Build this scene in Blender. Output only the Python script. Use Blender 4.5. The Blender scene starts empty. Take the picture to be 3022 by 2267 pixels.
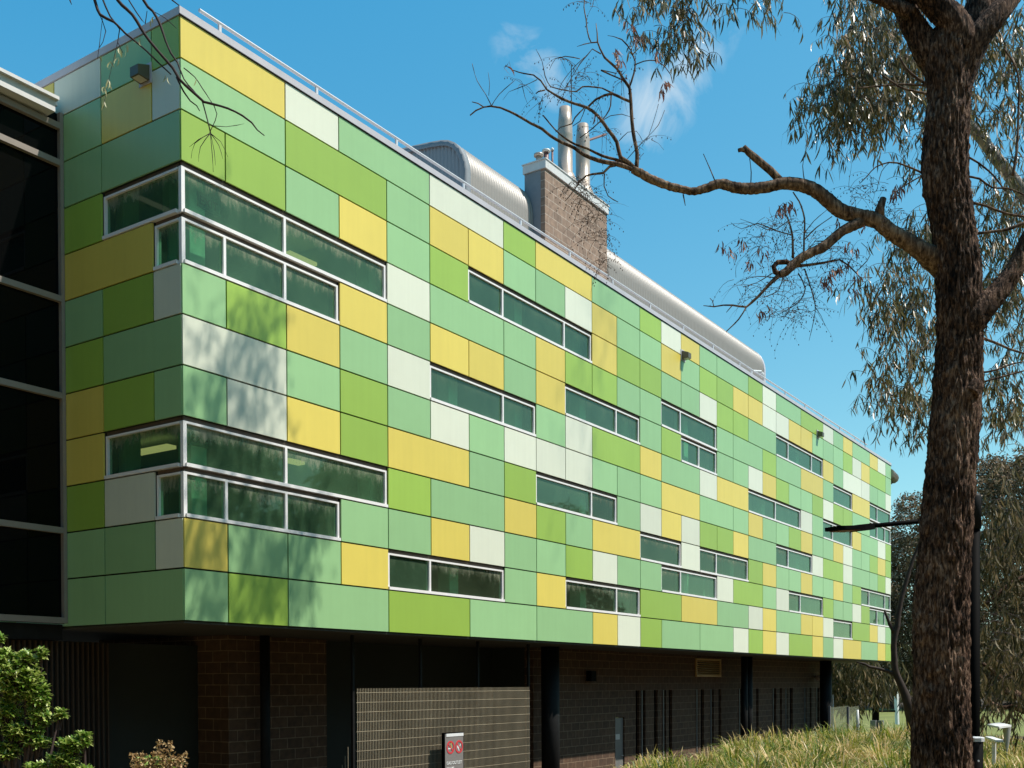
import bpy, bmesh, math, random
from mathutils import Vector, Matrix, noise
random.seed(7)
rnd = random.random
def U(a, b): return a + (b-a)*random.random()
sc = bpy.context.scene
COL = sc.collection

# ------------------------------------------------------------------ camera frame (measured from the place's geometry)
H = 0.71                                   # cladding row height, m
MOD = 1.6888*H                             # panel module along the long wall
Z11 = 4.645
CAM = Vector((-13.9947*H, -17.1677*H, -2.3167*H+Z11))
yaw, pit, rol = .9806, -.0125, -.0039
FPX, PX, PY = 3160.5629, 1512.4849, 2057.743
fwd = Vector((math.sin(yaw)*math.cos(pit), math.cos(yaw)*math.cos(pit), math.sin(pit)))
rt0 = Vector((math.cos(yaw), -math.sin(yaw), 0)); up0 = rt0.cross(fwd)
rgt = math.cos(rol)*rt0 + math.sin(rol)*up0
upv = -math.sin(rol)*rt0 + math.cos(rol)*up0
def ray(u, v): return fwd + rgt*((u-PX)/FPX) - upv*((v-PY)/FPX)
def at(u, v, D): return CAM + ray(u, v)*D
def on_y(u, v, y): d = ray(u, v); return CAM + d*((y-CAM.y)/d.y)
def on_x(u, v, x): d = ray(u, v); return CAM + d*((x-CAM.x)/d.x)
def on_z(u, v, z): d = ray(u, v); return CAM + d*((z-CAM.z)/d.z)

# ------------------------------------------------------------------ mesh building helpers
class MB:
    def __init__(s): s.v=[]; s.f=[]; s.r=[]; s.mi=[]; s.cr=0.5; s.cm=0
    def face(s, idx): s.f.append(idx); s.r.append(s.cr); s.mi.append(s.cm)
    def add(s, vs, fs):
        b=len(s.v); s.v.extend([tuple(p) for p in vs])
        for f in fs: s.face([b+i for i in f])
    def box(s, a, b):
        x0,y0,z0=[min(p,q) for p,q in zip(a,b)]; x1,y1,z1=[max(p,q) for p,q in zip(a,b)]
        s.add([(x0,y0,z0),(x1,y0,z0),(x1,y1,z0),(x0,y1,z0),(x0,y0,z1),(x1,y0,z1),(x1,y1,z1),(x0,y1,z1)],
              [(0,3,2,1),(4,5,6,7),(0,1,5,4),(1,2,6,5),(2,3,7,6),(3,0,4,7)])
    def obox(s, c, ax, ay, az):     # oriented box: centre + half vectors
        c=Vector(c); P=[]
        for k in (-1,1):
            for (i,j) in ((-1,-1),(1,-1),(1,1),(-1,1)): P.append(c+ax*i+ay*j+az*k)
        s.add(P,[(0,3,2,1),(4,5,6,7),(0,1,5,4),(1,2,6,5),(2,3,7,6),(3,0,4,7)])
    def prism(s, poly, d):          # poly: list of 3d points, d: extrusion vector
        n=len(poly); P=[Vector(p) for p in poly]; Q=[p+Vector(d) for p in P]
        s.add(P+Q,[tuple(range(n))[::-1],tuple(range(n,2*n))]+[(i,(i+1)%n,n+(i+1)%n,n+i) for i in range(n)])
    def tube(s, pts, rad, n=8, cap=True, dis=None):
        pts=[Vector(p) for p in pts]; m=len(pts)
        if not isinstance(rad,(list,tuple)): rad=[rad]*m
        t=(pts[1]-pts[0]).normalized()
        a=Vector((0,0,1)) if abs(t.z)<.9 else Vector((1,0,0))
        nx=t.cross(a).normalized()
        b=len(s.v)
        for i,p in enumerate(pts):
            if i==0: t=(pts[1]-p)
            elif i==m-1: t=(p-pts[i-1])
            else: t=pts[i+1]-pts[i-1]
            if t.length<1e-9: t=Vector((0,0,1))
            t.normalize()
            nx=(nx-t*nx.dot(t))
            if nx.length<1e-6: nx=t.orthogonal()
            nx.normalize(); ny=t.cross(nx)
            for k in range(n):
                an=2*math.pi*k/n; d=nx*math.cos(an)+ny*math.sin(an)
                r=rad[i]
                if dis: r=r+dis(p,d,r)
                s.v.append(tuple(p+d*r))
        for i in range(m-1):
            for k in range(n):
                k2=(k+1)%n
                s.face([b+i*n+k,b+i*n+k2,b+(i+1)*n+k2,b+(i+1)*n+k])
        if cap:
            s.face([b+k for k in range(n)][::-1]); s.face([b+(m-1)*n+k for k in range(n)])
    def build(s, name, mat, parent=None, smooth=False):
        me=bpy.data.meshes.new(name); me.from_pydata(s.v,[],s.f)
        o=bpy.data.objects.new(name,me); COL.objects.link(o)
        for m in (mat if isinstance(mat,(list,tuple)) else [mat]): me.materials.append(m)
        at_=me.attributes.new('rnd','FLOAT','FACE'); at_.data.foreach_set('value', s.r)
        if any(s.mi): me.polygons.foreach_set('material_index', s.mi)
        if smooth: me.polygons.foreach_set('use_smooth',[True]*len(me.polygons))
        me.update()
        if parent: o.parent=parent; o.matrix_parent_inverse=parent.matrix_world.inverted() if False else Matrix.Translation(-parent.location)
        return o
def tag(o, label=None, cat=None, group=None, kind=None):
    if label: o['label']=label
    if cat: o['category']=cat
    if group: o['group']=group
    if kind: o['kind']=kind
    return o
def thing(name, loc, label, cat, group=None):
    o=bpy.data.objects.new(name,None); COL.objects.link(o); o.location=loc; o.empty_display_size=.3
    return tag(o,label,cat,group)
def reparent(o, parent):
    o.parent=parent; o.matrix_parent_inverse=Matrix.Identity(4)
def catmull(pts, step):
    """pts: list of (Vector, radius) -> resampled"""
    P=[p for p,_ in pts]; R=[r for _,r in pts]; out=[]; rr=[]
    n=len(P)
    for i in range(n-1):
        p0=P[max(i-1,0)];p1=P[i];p2=P[i+1];p3=P[min(i+2,n-1)]
        L=(p2-p1).length; k=max(1,int(L/step))
        for j in range(k):
            t=j/k
            out.append(0.5*((2*p1)+(p2-p0)*t+(2*p0-5*p1+4*p2-p3)*t*t+(3*p1-p0-3*p2+p3)*t**3))
            rr.append(R[i]+(R[i+1]-R[i])*t)
    out.append(P[-1]); rr.append(R[-1])
    return out,rr

# ------------------------------------------------------------------ materials
def newmat(name):
    m=bpy.data.materials.new(name); m.use_nodes=True; nt=m.node_tree; b=nt.nodes['Principled BSDF']
    return m,nt,b
def lin(c): return tuple((x/12.92 if x<=.04045 else ((x+.055)/1.055)**2.4) for x in c)
def plain(name, col, rough=.6, metal=0, noise_amt=.0, scale=8, spec=None, bump=0, bscale=40, stretch=None):
    m,nt,b=newmat(name)
    b.inputs['Roughness'].default_value=rough; b.inputs['Metallic'].default_value=metal
    if spec is not None: b.inputs['Specular IOR Level'].default_value=spec
    if noise_amt>0:
        tc=nt.nodes.new('ShaderNodeTexCoord'); mp=nt.nodes.new('ShaderNodeMapping'); nz=nt.nodes.new('ShaderNodeTexNoise'); nz.inputs['Scale'].default_value=scale; nz.inputs['Detail'].default_value=6
        if stretch: mp.inputs['Scale'].default_value=stretch
        nt.links.new(tc.outputs['Object'],mp.inputs[0]); nt.links.new(mp.outputs[0],nz.inputs['Vector'])
        cr=nt.nodes.new('ShaderNodeValToRGB')
        cr.color_ramp.elements[0].position=.3; cr.color_ramp.elements[1].position=.7
        cr.color_ramp.elements[0].color=tuple(c*(1-noise_amt) for c in col)+(1,)
        cr.color_ramp.elements[1].color=tuple(min(1,c*(1+noise_amt)) for c in col)+(1,)
        nt.links.new(nz.outputs['Fac'],cr.inputs[0]); nt.links.new(cr.outputs[0],b.inputs['Base Color'])
    else: b.inputs['Base Color'].default_value=tuple(col)+(1,)
    if bump>0:
        tc=nt.nodes.new('ShaderNodeTexCoord'); nz=nt.nodes.new('ShaderNodeTexNoise'); nz.inputs['Scale'].default_value=bscale; nz.inputs['Detail'].default_value=4
        bp=nt.nodes.new('ShaderNodeBump'); bp.inputs['Strength'].default_value=bump; bp.inputs['Distance'].default_value=.01
        nt.links.new(tc.outputs['Object'],nz.inputs['Vector']); nt.links.new(nz.outputs['Fac'],bp.inputs['Height']); nt.links.new(bp.outputs[0],b.inputs['Normal'])
    return m
def ramp_mat(name, stops, rough=.5, transl=0, spec=.5, bump=0):
    """colour from per-face random attribute"""
    m,nt,b=newmat(name)
    a=nt.nodes.new('ShaderNodeAttribute'); a.attribute_name='rnd'
    cr=nt.nodes.new('ShaderNodeValToRGB'); el=cr.color_ramp.elements
    el[0].position=stops[0][0]; el[0].color=stops[0][1]+(1,)
    el[1].position=stops[-1][0]; el[1].color=stops[-1][1]+(1,)
    for p,c in stops[1:-1]: e=el.new(p); e.color=c+(1,)
    nt.links.new(a.outputs['Fac'],cr.inputs[0]); nt.links.new(cr.outputs[0],b.inputs['Base Color'])
    b.inputs['Roughness'].default_value=rough; b.inputs['Specular IOR Level'].default_value=spec
    if transl>0:
        tr=nt.nodes.new('ShaderNodeBsdfTranslucent'); mx=nt.nodes.new('ShaderNodeMixShader'); mx.inputs[0].default_value=transl
        nt.links.new(cr.outputs[0],tr.inputs['Color']); nt.links.new(b.outputs[0],mx.inputs[1]); nt.links.new(tr.outputs[0],mx.inputs[2])
        nt.links.new(mx.outputs[0],nt.nodes['Material Output'].inputs['Surface'])
    return m
def panel_mat(name, col, rough=.38):
    m,nt,b=newmat(name)
    a=nt.nodes.new('ShaderNodeAttribute'); a.attribute_name='rnd'
    tc=nt.nodes.new('ShaderNodeTexCoord'); nz=nt.nodes.new('ShaderNodeTexNoise'); nz.inputs['Scale'].default_value=1.3; nz.inputs['Detail'].default_value=8; nz.inputs['Roughness'].default_value=.65
    nt.links.new(tc.outputs['Object'],nz.inputs['Vector'])
    mu=nt.nodes.new('ShaderNodeMath'); mu.operation='MULTIPLY_ADD'; mu.inputs[1].default_value=.16; mu.inputs[2].default_value=.92
    nt.links.new(a.outputs['Fac'],mu.inputs[0])
    m2=nt.nodes.new('ShaderNodeMath'); m2.operation='MULTIPLY_ADD'; m2.inputs[1].default_value=.14; m2.inputs[2].default_value=.93
    nt.links.new(nz.outputs['Fac'],m2.inputs[0])
    mps=nt.nodes.new('ShaderNodeMapping'); mps.inputs['Scale'].default_value=(9,9,.5); nt.links.new(tc.outputs['Object'],mps.inputs[0])
    nzs=nt.nodes.new('ShaderNodeTexNoise'); nzs.inputs['Scale'].default_value=1; nzs.inputs['Detail'].default_value=5; nt.links.new(mps.outputs[0],nzs.inputs['Vector'])
    ms=nt.nodes.new('ShaderNodeMath'); ms.operation='MULTIPLY_ADD'; ms.inputs[1].default_value=.11; ms.inputs[2].default_value=.945; nt.links.new(nzs.outputs['Fac'],ms.inputs[0])
    m30=nt.nodes.new('ShaderNodeMath'); m30.operation='MULTIPLY'; nt.links.new(mu.outputs[0],m30.inputs[0]); nt.links.new(m2.outputs[0],m30.inputs[1])
    m3=nt.nodes.new('ShaderNodeMath'); m3.operation='MULTIPLY'; nt.links.new(m30.outputs[0],m3.inputs[0]); nt.links.new(ms.outputs[0],m3.inputs[1])
    hs=nt.nodes.new('ShaderNodeHueSaturation'); hs.inputs['Color'].default_value=col+(1,)
    nt.links.new(m3.outputs[0],hs.inputs['Value']); nt.links.new(hs.outputs[0],b.inputs['Base Color'])
    b.inputs['Roughness'].default_value=rough; b.inputs['Specular IOR Level'].default_value=.5
    # faint oil-canning
    n2=nt.nodes.new('ShaderNodeTexNoise'); n2.inputs['Scale'].default_value=.9
    nt.links.new(tc.outputs['Object'],n2.inputs['Vector'])
    bp=nt.nodes.new('ShaderNodeBump'); bp.inputs['Strength'].default_value=.12; bp.inputs['Distance'].default_value=.05
    nt.links.new(n2.outputs['Fac'],bp.inputs['Height']); nt.links.new(bp.outputs[0],b.inputs['Normal'])
    return m
M={}
M['Y']=panel_mat('yellow_panel',(.70,.55,.105))
M['G']=panel_mat('lime_panel',(.31,.47,.07))
M['T']=panel_mat('mint_panel',(.30,.51,.235))
M['W']=panel_mat('white_panel',(.70,.71,.565))
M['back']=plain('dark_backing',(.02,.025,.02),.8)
M['frame']=plain('white_aluminium',(.82,.78,.76),.35,noise_amt=.04,scale=5)
M['head']=plain('shaded_head_flashing',(.12,.085,.065),.6)  # flashing brown that includes the shadow under the head
M['coping']=plain('grey_coping',(.50,.47,.50),.4,noise_amt=.06,scale=3)
M['rail']=plain('galvanised_rail',(.62,.61,.62),.35,.2)
M['soffit']=plain('soffit_sheet',(.05,.05,.04),.7)
M['steel']=plain('dark_steel',(.012,.012,.012),.6,noise_amt=.2,spec=.15)
M['interior']=plain('interior_paint',(.75,.9,.8),.8)
M['intdark']=plain('interior_dark',(.22,.34,.26),.9)
M['ceil']=plain('ceiling_tile',(.35,.45,.38),.9)
M['flue']=plain('stainless_steel',(.42,.34,.28),.34,.25,noise_amt=.10,scale=4)
M['render']=plain('grey_render',(.20,.22,.24),.7,noise_amt=.05)
M['capm']=plain('pale_capping',(.62,.60,.58),.45,noise_amt=.05)
M['rust']=plain('painted_pipe',(.16,.06,.05),.5)
M['brass']=plain('aged_brass',(.22,.15,.06),.4,noise_amt=.2)
M['tan']=plain('tan_louvre',(.62,.42,.18),.55)
M['door']=plain('grey_door',(.17,.165,.16),.5,noise_amt=.15,scale=3)
M['black']=plain('black_paint',(.003,.003,.003),.7,spec=.05)
M['soil']=plain('mulch',(.06,.038,.02),.95,noise_amt=.5,scale=3,bump=.5,bscale=20)
M['lawn']=plain('lawn_grass',(.155,.165,.035),.9,noise_amt=.22,scale=.35,bump=.4,bscale=30)
M['paving']=plain('pink_paving',(.42,.33,.28),.85,noise_amt=.12,scale=6)
M['white']=plain('white_paint',(.75,.75,.74),.45,noise_amt=.05)
M['perspex']=plain('frosted_sheet',(.20,.21,.13),.5,noise_amt=.06,scale=1)
_nt=M['perspex'].node_tree; _t=_nt.nodes.new('ShaderNodeBsdfTransparent'); _x=_nt.nodes.new('ShaderNodeMixShader'); _x.inputs[0].default_value=.68
_nt.links.new(_nt.nodes['Principled BSDF'].outputs[0],_x.inputs[1]); _nt.links.new(_t.outputs[0],_x.inputs[2]); _nt.links.new(_x.outputs[0],_nt.nodes['Material Output'].inputs['Surface'])

def corrug(name, col, axis='X', pitch=.09, metal=.55, rough=.38):
    m,nt,b=newmat(name); b.inputs['Base Color'].default_value=col+(1,); b.inputs['Metallic'].default_value=metal; b.inputs['Roughness'].default_value=rough
    return m
M['vault']=corrug('corrugated_zincalume',(.26,.235,.21),metal=.08,rough=.45)
M['vaultend']=corrug('corrugated_grey_end',(.25,.26,.27),metal=.2,rough=.5)
def block_mat(name, plane, c1, c2, mortar):
    m,nt,b=newmat(name); tc=nt.nodes.new('ShaderNodeTexCoord'); sp=nt.nodes.new('ShaderNodeSeparateXYZ'); cb=nt.nodes.new('ShaderNodeCombineXYZ')
    nt.links.new(tc.outputs['Object'],sp.inputs[0])
    ad=nt.nodes.new('ShaderNodeMath'); ad.operation='ADD'
    nt.links.new(sp.outputs[0],ad.inputs[0]); nt.links.new(sp.outputs[1],ad.inputs[1])
    nt.links.new(ad.outputs[0],cb.inputs[0]); nt.links.new(sp.outputs[2],cb.inputs[1])
    br=nt.nodes.new('ShaderNodeTexBrick'); br.offset=.5
    br.inputs['Scale'].default_value=1; br.inputs['Brick Width'].default_value=.4; br.inputs['Row Height'].default_value=.2
    br.inputs['Mortar Size'].default_value=.009; br.inputs['Mortar Smooth'].default_value=.2; br.inputs['Bias'].default_value=0
    br.inputs['Color1'].default_value=c1+(1,); br.inputs['Color2'].default_value=c2+(1,); br.inputs['Mortar'].default_value=mortar+(1,)
    nt.links.new(cb.outputs[0],br.inputs['Vector'])
    nz=nt.nodes.new('ShaderNodeTexNoise'); nz.inputs['Scale'].default_value=9; nz.inputs['Detail'].default_value=8; nt.links.new(tc.outputs['Object'],nz.inputs['Vector'])
    mr=nt.nodes.new('ShaderNodeMapRange'); mr.inputs['From Min'].default_value=.3; mr.inputs['From Max'].default_value=.7; mr.inputs['To Min'].default_value=.75; mr.inputs['To Max'].default_value=1.2
    nt.links.new(nz.outputs['Fac'],mr.inputs[0])
    mx=nt.nodes.new('ShaderNodeMix'); mx.data_type='RGBA'; mx.blend_type='MULTIPLY'; mx.inputs[0].default_value=1
    nt.links.new(br.outputs['Color'],mx.inputs[6]); nt.links.new(mr.outputs[0],mx.inputs[7]); nt.links.new(mx.outputs[2],b.inputs['Base Color'])
    b.inputs['Roughness'].default_value=.85
    bp=nt.nodes.new('ShaderNodeBump'); bp.inputs['Strength'].default_value=.5; bp.inputs['Distance'].default_value=.008; bp.invert=True
    nt.links.new(br.outputs['Fac'],bp.inputs['Height']); nt.links.new(bp.outputs[0],b.inputs['Normal'])
    return m
M['block']=block_mat('shaded_blockwork','xz',(.105,.056,.030),(.075,.040,.022),(.22,.15,.095))  # ground-floor blocks, colour darkened to carry the overhang's shade
M['blockc']=block_mat('pale_blockwork','xz',(.29,.19,.135),(.22,.145,.105),(.42,.33,.27))  # same blocks without the painted shade, for the chimney

def glass_mat(name, tint=(.36,.66,.46), film=(.125,.26,.13), w0=.30, dust=1.0, ior=1.55):
    m,nt,b=newmat(name); nt.nodes.remove(b); out=nt.nodes['Material Output']
    tr=nt.nodes.new('ShaderNodeBsdfTransparent'); tr.inputs[0].default_value=tint+(1,)
    gl=nt.nodes.new('ShaderNodeBsdfGlossy'); gl.inputs['Roughness'].default_value=.025; gl.inputs['Color'].default_value=(.78,.98,.76,1)
    fr=nt.nodes.new('ShaderNodeFresnel'); fr.inputs['IOR'].default_value=ior
    def mth(op,a=None,b_=None,c=None,cl=False):
        n=nt.nodes.new('ShaderNodeMath'); n.operation=op; n.use_clamp=cl
        for i,x in enumerate((a,b_,c)):
            if x is None: continue
            if isinstance(x,(int,float)): n.inputs[i].default_value=x
            else: nt.links.new(x,n.inputs[i])
        return n.outputs[0]
    tc=nt.nodes.new('ShaderNodeTexCoord'); sp=nt.nodes.new('ShaderNodeSeparateXYZ'); nt.links.new(tc.outputs['Generated'],sp.inputs[0])
    def noi(scale,detail,rough,vec=None):
        n=nt.nodes.new('ShaderNodeTexNoise'); n.inputs['Scale'].default_value=scale; n.inputs['Detail'].default_value=detail; n.inputs['Roughness'].default_value=rough
        nt.links.new(vec or tc.outputs['Object'],n.inputs['Vector']); return n.outputs['Fac']
    mp=nt.nodes.new('ShaderNodeMapping'); mp.inputs['Scale'].default_value=(1,1,.35); nt.links.new(tc.outputs['Object'],mp.inputs[0])
    fine=noi(11,9,.72,mp.outputs[0]); soft=noi(1.6,3,.5); grit=noi(60,4,.7)
    # dried dust under the head with a ragged lower edge, thinner down the pane
    e=mth('MULTIPLY_ADD',sp.outputs[2],2.5,-1.62)
    e=mth('ADD',e,mth('MULTIPLY_ADD',fine,3.4,-1.7)); e=mth('ADD',e,mth('MULTIPLY_ADD',soft,1.2,-.6))
    s1=mth('MULTIPLY',e,.9*dust,cl=True)
    wt=mth('ADD',mth('MULTIPLY_ADD',soft,.30,w0-.15),mth('MULTIPLY_ADD',grit,.16,-.08),cl=True)  # even green film stands in for the faint room light behind
    wt=mth('ADD',wt,mth('MULTIPLY',s1,.42),cl=True)
    cm=nt.nodes.new('ShaderNodeMix'); cm.data_type='RGBA'; nt.links.new(s1,cm.inputs[0]); cm.inputs[6].default_value=film+(1,); cm.inputs[7].default_value=(.36,.36,.26,1)
    df=nt.nodes.new('ShaderNodeBsdfDiffuse'); nt.links.new(cm.outputs[2],df.inputs[0])
    m1=nt.nodes.new('ShaderNodeMixShader'); nt.links.new(wt,m1.inputs[0]); nt.links.new(tr.outputs[0],m1.inputs[1]); nt.links.new(df.outputs[0],m1.inputs[2])
    fm=mth('MULTIPLY',fr.outputs[0],mth('MULTIPLY_ADD',s1,-.7,1.0))
    m2=nt.nodes.new('ShaderNodeMixShader'); nt.links.new(fm,m2.inputs[0]); nt.links.new(m1.outputs[0],m2.inputs[1]); nt.links.new(gl.outputs[0],m2.inputs[2])
    ge=nt.nodes.new('ShaderNodeNewGeometry'); cl_=nt.nodes.new('ShaderNodeBsdfTransparent'); m3=nt.nodes.new('ShaderNodeMixShader')
    nt.links.new(ge.outputs['Backfacing'],m3.inputs[0]); nt.links.new(m2.outputs[0],m3.inputs[1]); nt.links.new(cl_.outputs[0],m3.inputs[2])
    nt.links.new(m3.outputs[0],out.inputs['Surface'])
    return m
M['glass']=glass_mat('dusty_green_glass')
M['glass2']=glass_mat('clean_green_glass',dust=.25,w0=.26,ior=1.7,film=(.13,.25,.135))
M['glass3']=glass_mat('grimy_low_glass',dust=.9,w0=.22,film=(.10,.14,.075))
def darkglass():
    m,nt,b=newmat('black_glass'); b.inputs['Base Color'].default_value=(.003,.003,.003,1); b.inputs['Roughness'].default_value=.03; b.inputs['Specular IOR Level'].default_value=.12
    return m
M['dglass']=darkglass()
M['mull']=plain('shaded_mullion',(.27,.225,.19),.45,noise_amt=.05)  # pale frames, colour lowered for the shade cast on them

def emis(name,col,st):
    m,nt,b=newmat(name); b.inputs['Base Color'].default_value=col+(1,); b.inputs['Emission Color'].default_value=col+(1,); b.inputs['Emission Strength'].default_value=st
    return m
M['tube']=emis('fluorescent_diffuser',(.95,.62,.28),.75)

def bark_mat(name, c0, c1, c2, sx=28, sz=4, bump=1.0, dist=.03):
    m,nt,b=newmat(name); tc=nt.nodes.new('ShaderNodeTexCoord'); mp=nt.nodes.new('ShaderNodeMapping'); mp.inputs['Scale'].default_value=(sx,sx,sz)
    nt.links.new(tc.outputs['Object'],mp.inputs[0])
    nz=nt.nodes.new('ShaderNodeTexNoise'); nz.inputs['Scale'].default_value=1; nz.inputs['Detail'].default_value=8; nz.inputs['Roughness'].default_value=.62; nz.inputs['Distortion'].default_value=.6
    nt.links.new(mp.outputs[0],nz.inputs['Vector'])
    n2=nt.nodes.new('ShaderNodeTexNoise'); n2.inputs['Scale'].default_value=2.2; n2.inputs['Detail'].default_value=5
    nt.links.new(tc.outputs['Object'],n2.inputs['Vector'])
    ad=nt.nodes.new('ShaderNodeMath'); ad.operation='MULTIPLY_ADD'; ad.inputs[1].default_value=.45; nt.links.new(n2.outputs['Fac'],ad.inputs[0]); nt.links.new(nz.outputs['Fac'],ad.inputs[2])
    cr=nt.nodes.new('ShaderNodeValToRGB'); el=cr.color_ramp.elements
    el[0].position=.58; el[0].color=c0+(1,); el[1].position=.93; el[1].color=c2+(1,); e=el.new(.74); e.color=c1+(1,)
    nt.links.new(ad.outputs[0],cr.inputs[0]); nt.links.new(cr.outputs[0],b.inputs['Base Color'])
    b.inputs['Roughness'].default_value=.9; b.inputs['Specular IOR Level'].default_value=.2
    bp=nt.nodes.new('ShaderNodeBump'); bp.inputs['Strength'].default_value=bump; bp.inputs['Distance'].default_value=dist
    nt.links.new(nz.outputs['Fac'],bp.inputs['Height']); nt.links.new(bp.outputs[0],b.inputs['Normal'])
    return m
M['bark']=bark_mat('ironbark',(.009,.005,.003),(.110,.060,.038),(.42,.275,.19),sx=46,sz=13,bump=1.0,dist=.05)
M['bark2']=bark_mat('smooth_branch_bark',(.025,.015,.010),(.13,.082,.054),(.34,.24,.165),sx=30,sz=8,bump=.6,dist=.01)
M['palebark']=bark_mat('pale_gum_bark',(.18,.15,.13),(.36,.31,.27),(.5,.45,.4),sx=10,sz=3,bump=.3,dist=.01)
M['twig']=plain('twig_bark',(.055,.032,.028),.8,noise_amt=.3,scale=30)
M['leaf']=ramp_mat('gum_leaf',[(0,(.045,.042,.014)),(.4,(.13,.118,.038)),(.75,(.25,.205,.085)),(.92,(.46,.35,.23)),(1,(.62,.46,.36))],.36,.3,.45)
M['deadleaf']=ramp_mat('dead_leaf',[(0,(.14,.045,.035)),(.5,(.28,.11,.075)),(1,(.48,.27,.19))],.5,.3)
M['farleaf']=ramp_mat('far_gum_leaf',[(0,(.03,.028,.011)),(.5,(.095,.08,.032)),(.85,(.20,.15,.07)),(1,(.36,.25,.15))],.55,.3,.2)
M['airleaf']=ramp_mat('reddish_gum_leaf',[(0,(.04,.03,.013)),(.5,(.13,.098,.045)),(.85,(.30,.20,.12)),(1,(.55,.40,.30))],.55,.3,.2)
M['shrub']=ramp_mat('glossy_shrub_leaf',[(0,(.06,.15,.015)),(.5,(.24,.36,.05)),(1,(.70,.74,.28))],.28,.3,.6)
M['spike']=ramp_mat('dry_flower_spike',[(0,(.24,.12,.04)),(.5,(.42,.26,.11)),(1,(.62,.46,.24))],.7,.2)
M['grass']=ramp_mat('tussock_blade',[(0,(.06,.10,.012)),(.35,(.15,.23,.02)),(.6,(.36,.335,.045)),(.75,(.56,.41,.12)),(1,(.80,.60,.33))],.45,.35,.35)
M['wire']=plain('galvanised_grating',(.46,.385,.27),.45,.1,noise_amt=.15,scale=2)
M['signp']=plain('sign_grey',(.22,.20,.19),.4,noise_amt=.05)
M['red']=plain('sign_red',(.62,.05,.06),.4)
M['yel']=plain('sign_yellow',(.8,.55,.05),.5)

# ------------------------------------------------------------------ green clad building: the grid
zr=[0]*13
for i in range(1,12): zr[i]=Z11+(11-i)*H
zr[0]=zr[1]+.8274*H; zr[12]=Z11-1.0442*H
xs=[0]+[1.1074*H+(k)*MOD for k in range(31)]; xs.append(xs[-1]+1.2327*H)     # 0..32
LEN=xs[32]
ys=[0,.8552*H,(.8552+1.6456)*H,(.8552+1.6456+1.6456)*H,(.8552+1.6456*3)*H]
for k in range(4): ys.append(ys[-1]+1.6456*H)     # continues behind the neighbouring wall
FRONT=["Y2 W1 T2 W2 G1 Y2 T2 G1 W1 Y1 T1 T2 G1 W1 T2 G2 W1 T1 Y1 T2 Y1 W1 T1",
"T2 G2 T1 Y1 Y1 T1 T1 W1 Y1 T1 T1 Y1 T1 G1 G1 Y1 Y1 W1 W1 Y1 Y1 T1 T1 T1 G1 W1 Y1 G2 T1",
"G1 G1 T1 Y1 T1 G1 x4 Y1 G1 G1 T1 T1 W1 G1 G1 T2 x4 Y1 T1 W2 W1 T1 T1 W1",
"x4 W1 T2 T1 Y1 G1 G1 T1 T1 x3 T1 T2 G1 T2 Y2 T1 x2 Y2 x3",
"x3 Y1 T1 Y1 Y1 T1 Y1 x3 T1 G1 x2 T1 T1 W1 Y1 G1 T1 T1 G1 W1 G1 G1 T2 x3",
"T1 G1 Y1 T1 W1 x3 T1 W1 G2 Y1 T2 W1 Y2 x4 W1 T1 x3 Y1 T2 W1 G1",
"W2 T1 G1 T1 W1 T1 W1 W1 W1 T1 T1 T1 Y2 T2 T1 Y1 T1 T1 G1 Y1 T1 T1 Y1 W1 T1 T1 G1 Y1 G1",
"T1 W1 Y1 G1 Y2 T1 G1 x3 T1 W1 Y1 W1 G1 G1 Y1 T2 x3 W1 G2 W1 T2 T1 G1 W1",
"x4 G1 T2 Y1 G1 T1 Y2 x2 W1 x3 G1 Y1 T1 T1 Y1 T1 T1 Y1 T1 G1 x4",
"x3 T1 T1 Y1 W1 T1 T1 G1 W1 T1 T1 x3 W1 G2 T1 W1 x3 G1 T1 T1 W1 G1 x3",
"Y1 T1 T1 Y1 x3 T1 Y1 x3 G2 Y2 T2 W1 Y1 T2 Y1 Y1 W1 x2 G2 Y1 W1 T1",
"T1 G1 T2 G2 T2 T2 Y1 W1 G1 T2 T2 W1 G1 Y1 W1 G2 Y1 T1 W1 Y2 T2 Y1 G1"]
SIDE=["G1 T1 W1 Y1 T1 W1 G1 T1","W1 Y1 T1 G1 T1 Y1 T1 W1","T2 T1 T1 Y1 G1 T1 T1","x2 G1 T2 G1 Y1 T1","x1 Y2 T1 W1 T1 G1 Y1","W1 G1 T1 Y1 T2 W1 T1",
"T2 G1 T1 Y1 G1 T1 Y1","T1 G1 Y1 W1 T1 T1 G1 T1","x2 Y1 T1 G1 T1 W1 T1","x1 W1 G1 T2 Y1 T1 T1","W1 T1 T1 G1 Y1 T1 W1 T1","T2 T1 T1 G1 T2 Y1"]
def parse(row):
    o=[];c=0
    for t in row.split():
        n=int(t[1:]); o.append((t[0],c,c+n)); c+=n
    return o,c
bld=thing('clad_building',(0,0,0),'long building clad in yellow, lime, mint and white panels above a dark recessed ground floor','building')
GAP=.0125; cells=[]
wall=MB()
WT=.24
for R,row in enumerate(FRONT):
    o,c=parse(row); assert c==32,(R,c)
    z1,z0=zr[R],zr[R+1]
    for t,a,b in o:
        if t=='x': continue
        wall.box((xs[a] if a>0 else .03,.03,z0),(xs[b],WT,z1))
        cells.append(('F',t,xs[a],xs[b],z0,z1))
for R,row in enumerate(SIDE):
    o,c=parse(row); assert c==8,('side',R,c)
    z1,z0=zr[R],zr[R+1]
    for t,a,b in o:
        if t=='x': continue
        y0=max(ys[a],WT+.001) 
        if a==0: y0=WT+.001
        wall.box((.03,y0,z0),(WT,ys[b],z1))
        cells.append(('S',t,ys[a],ys[b],z0,z1))
wall.build('wall_structure',M['back'],bld)
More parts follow.
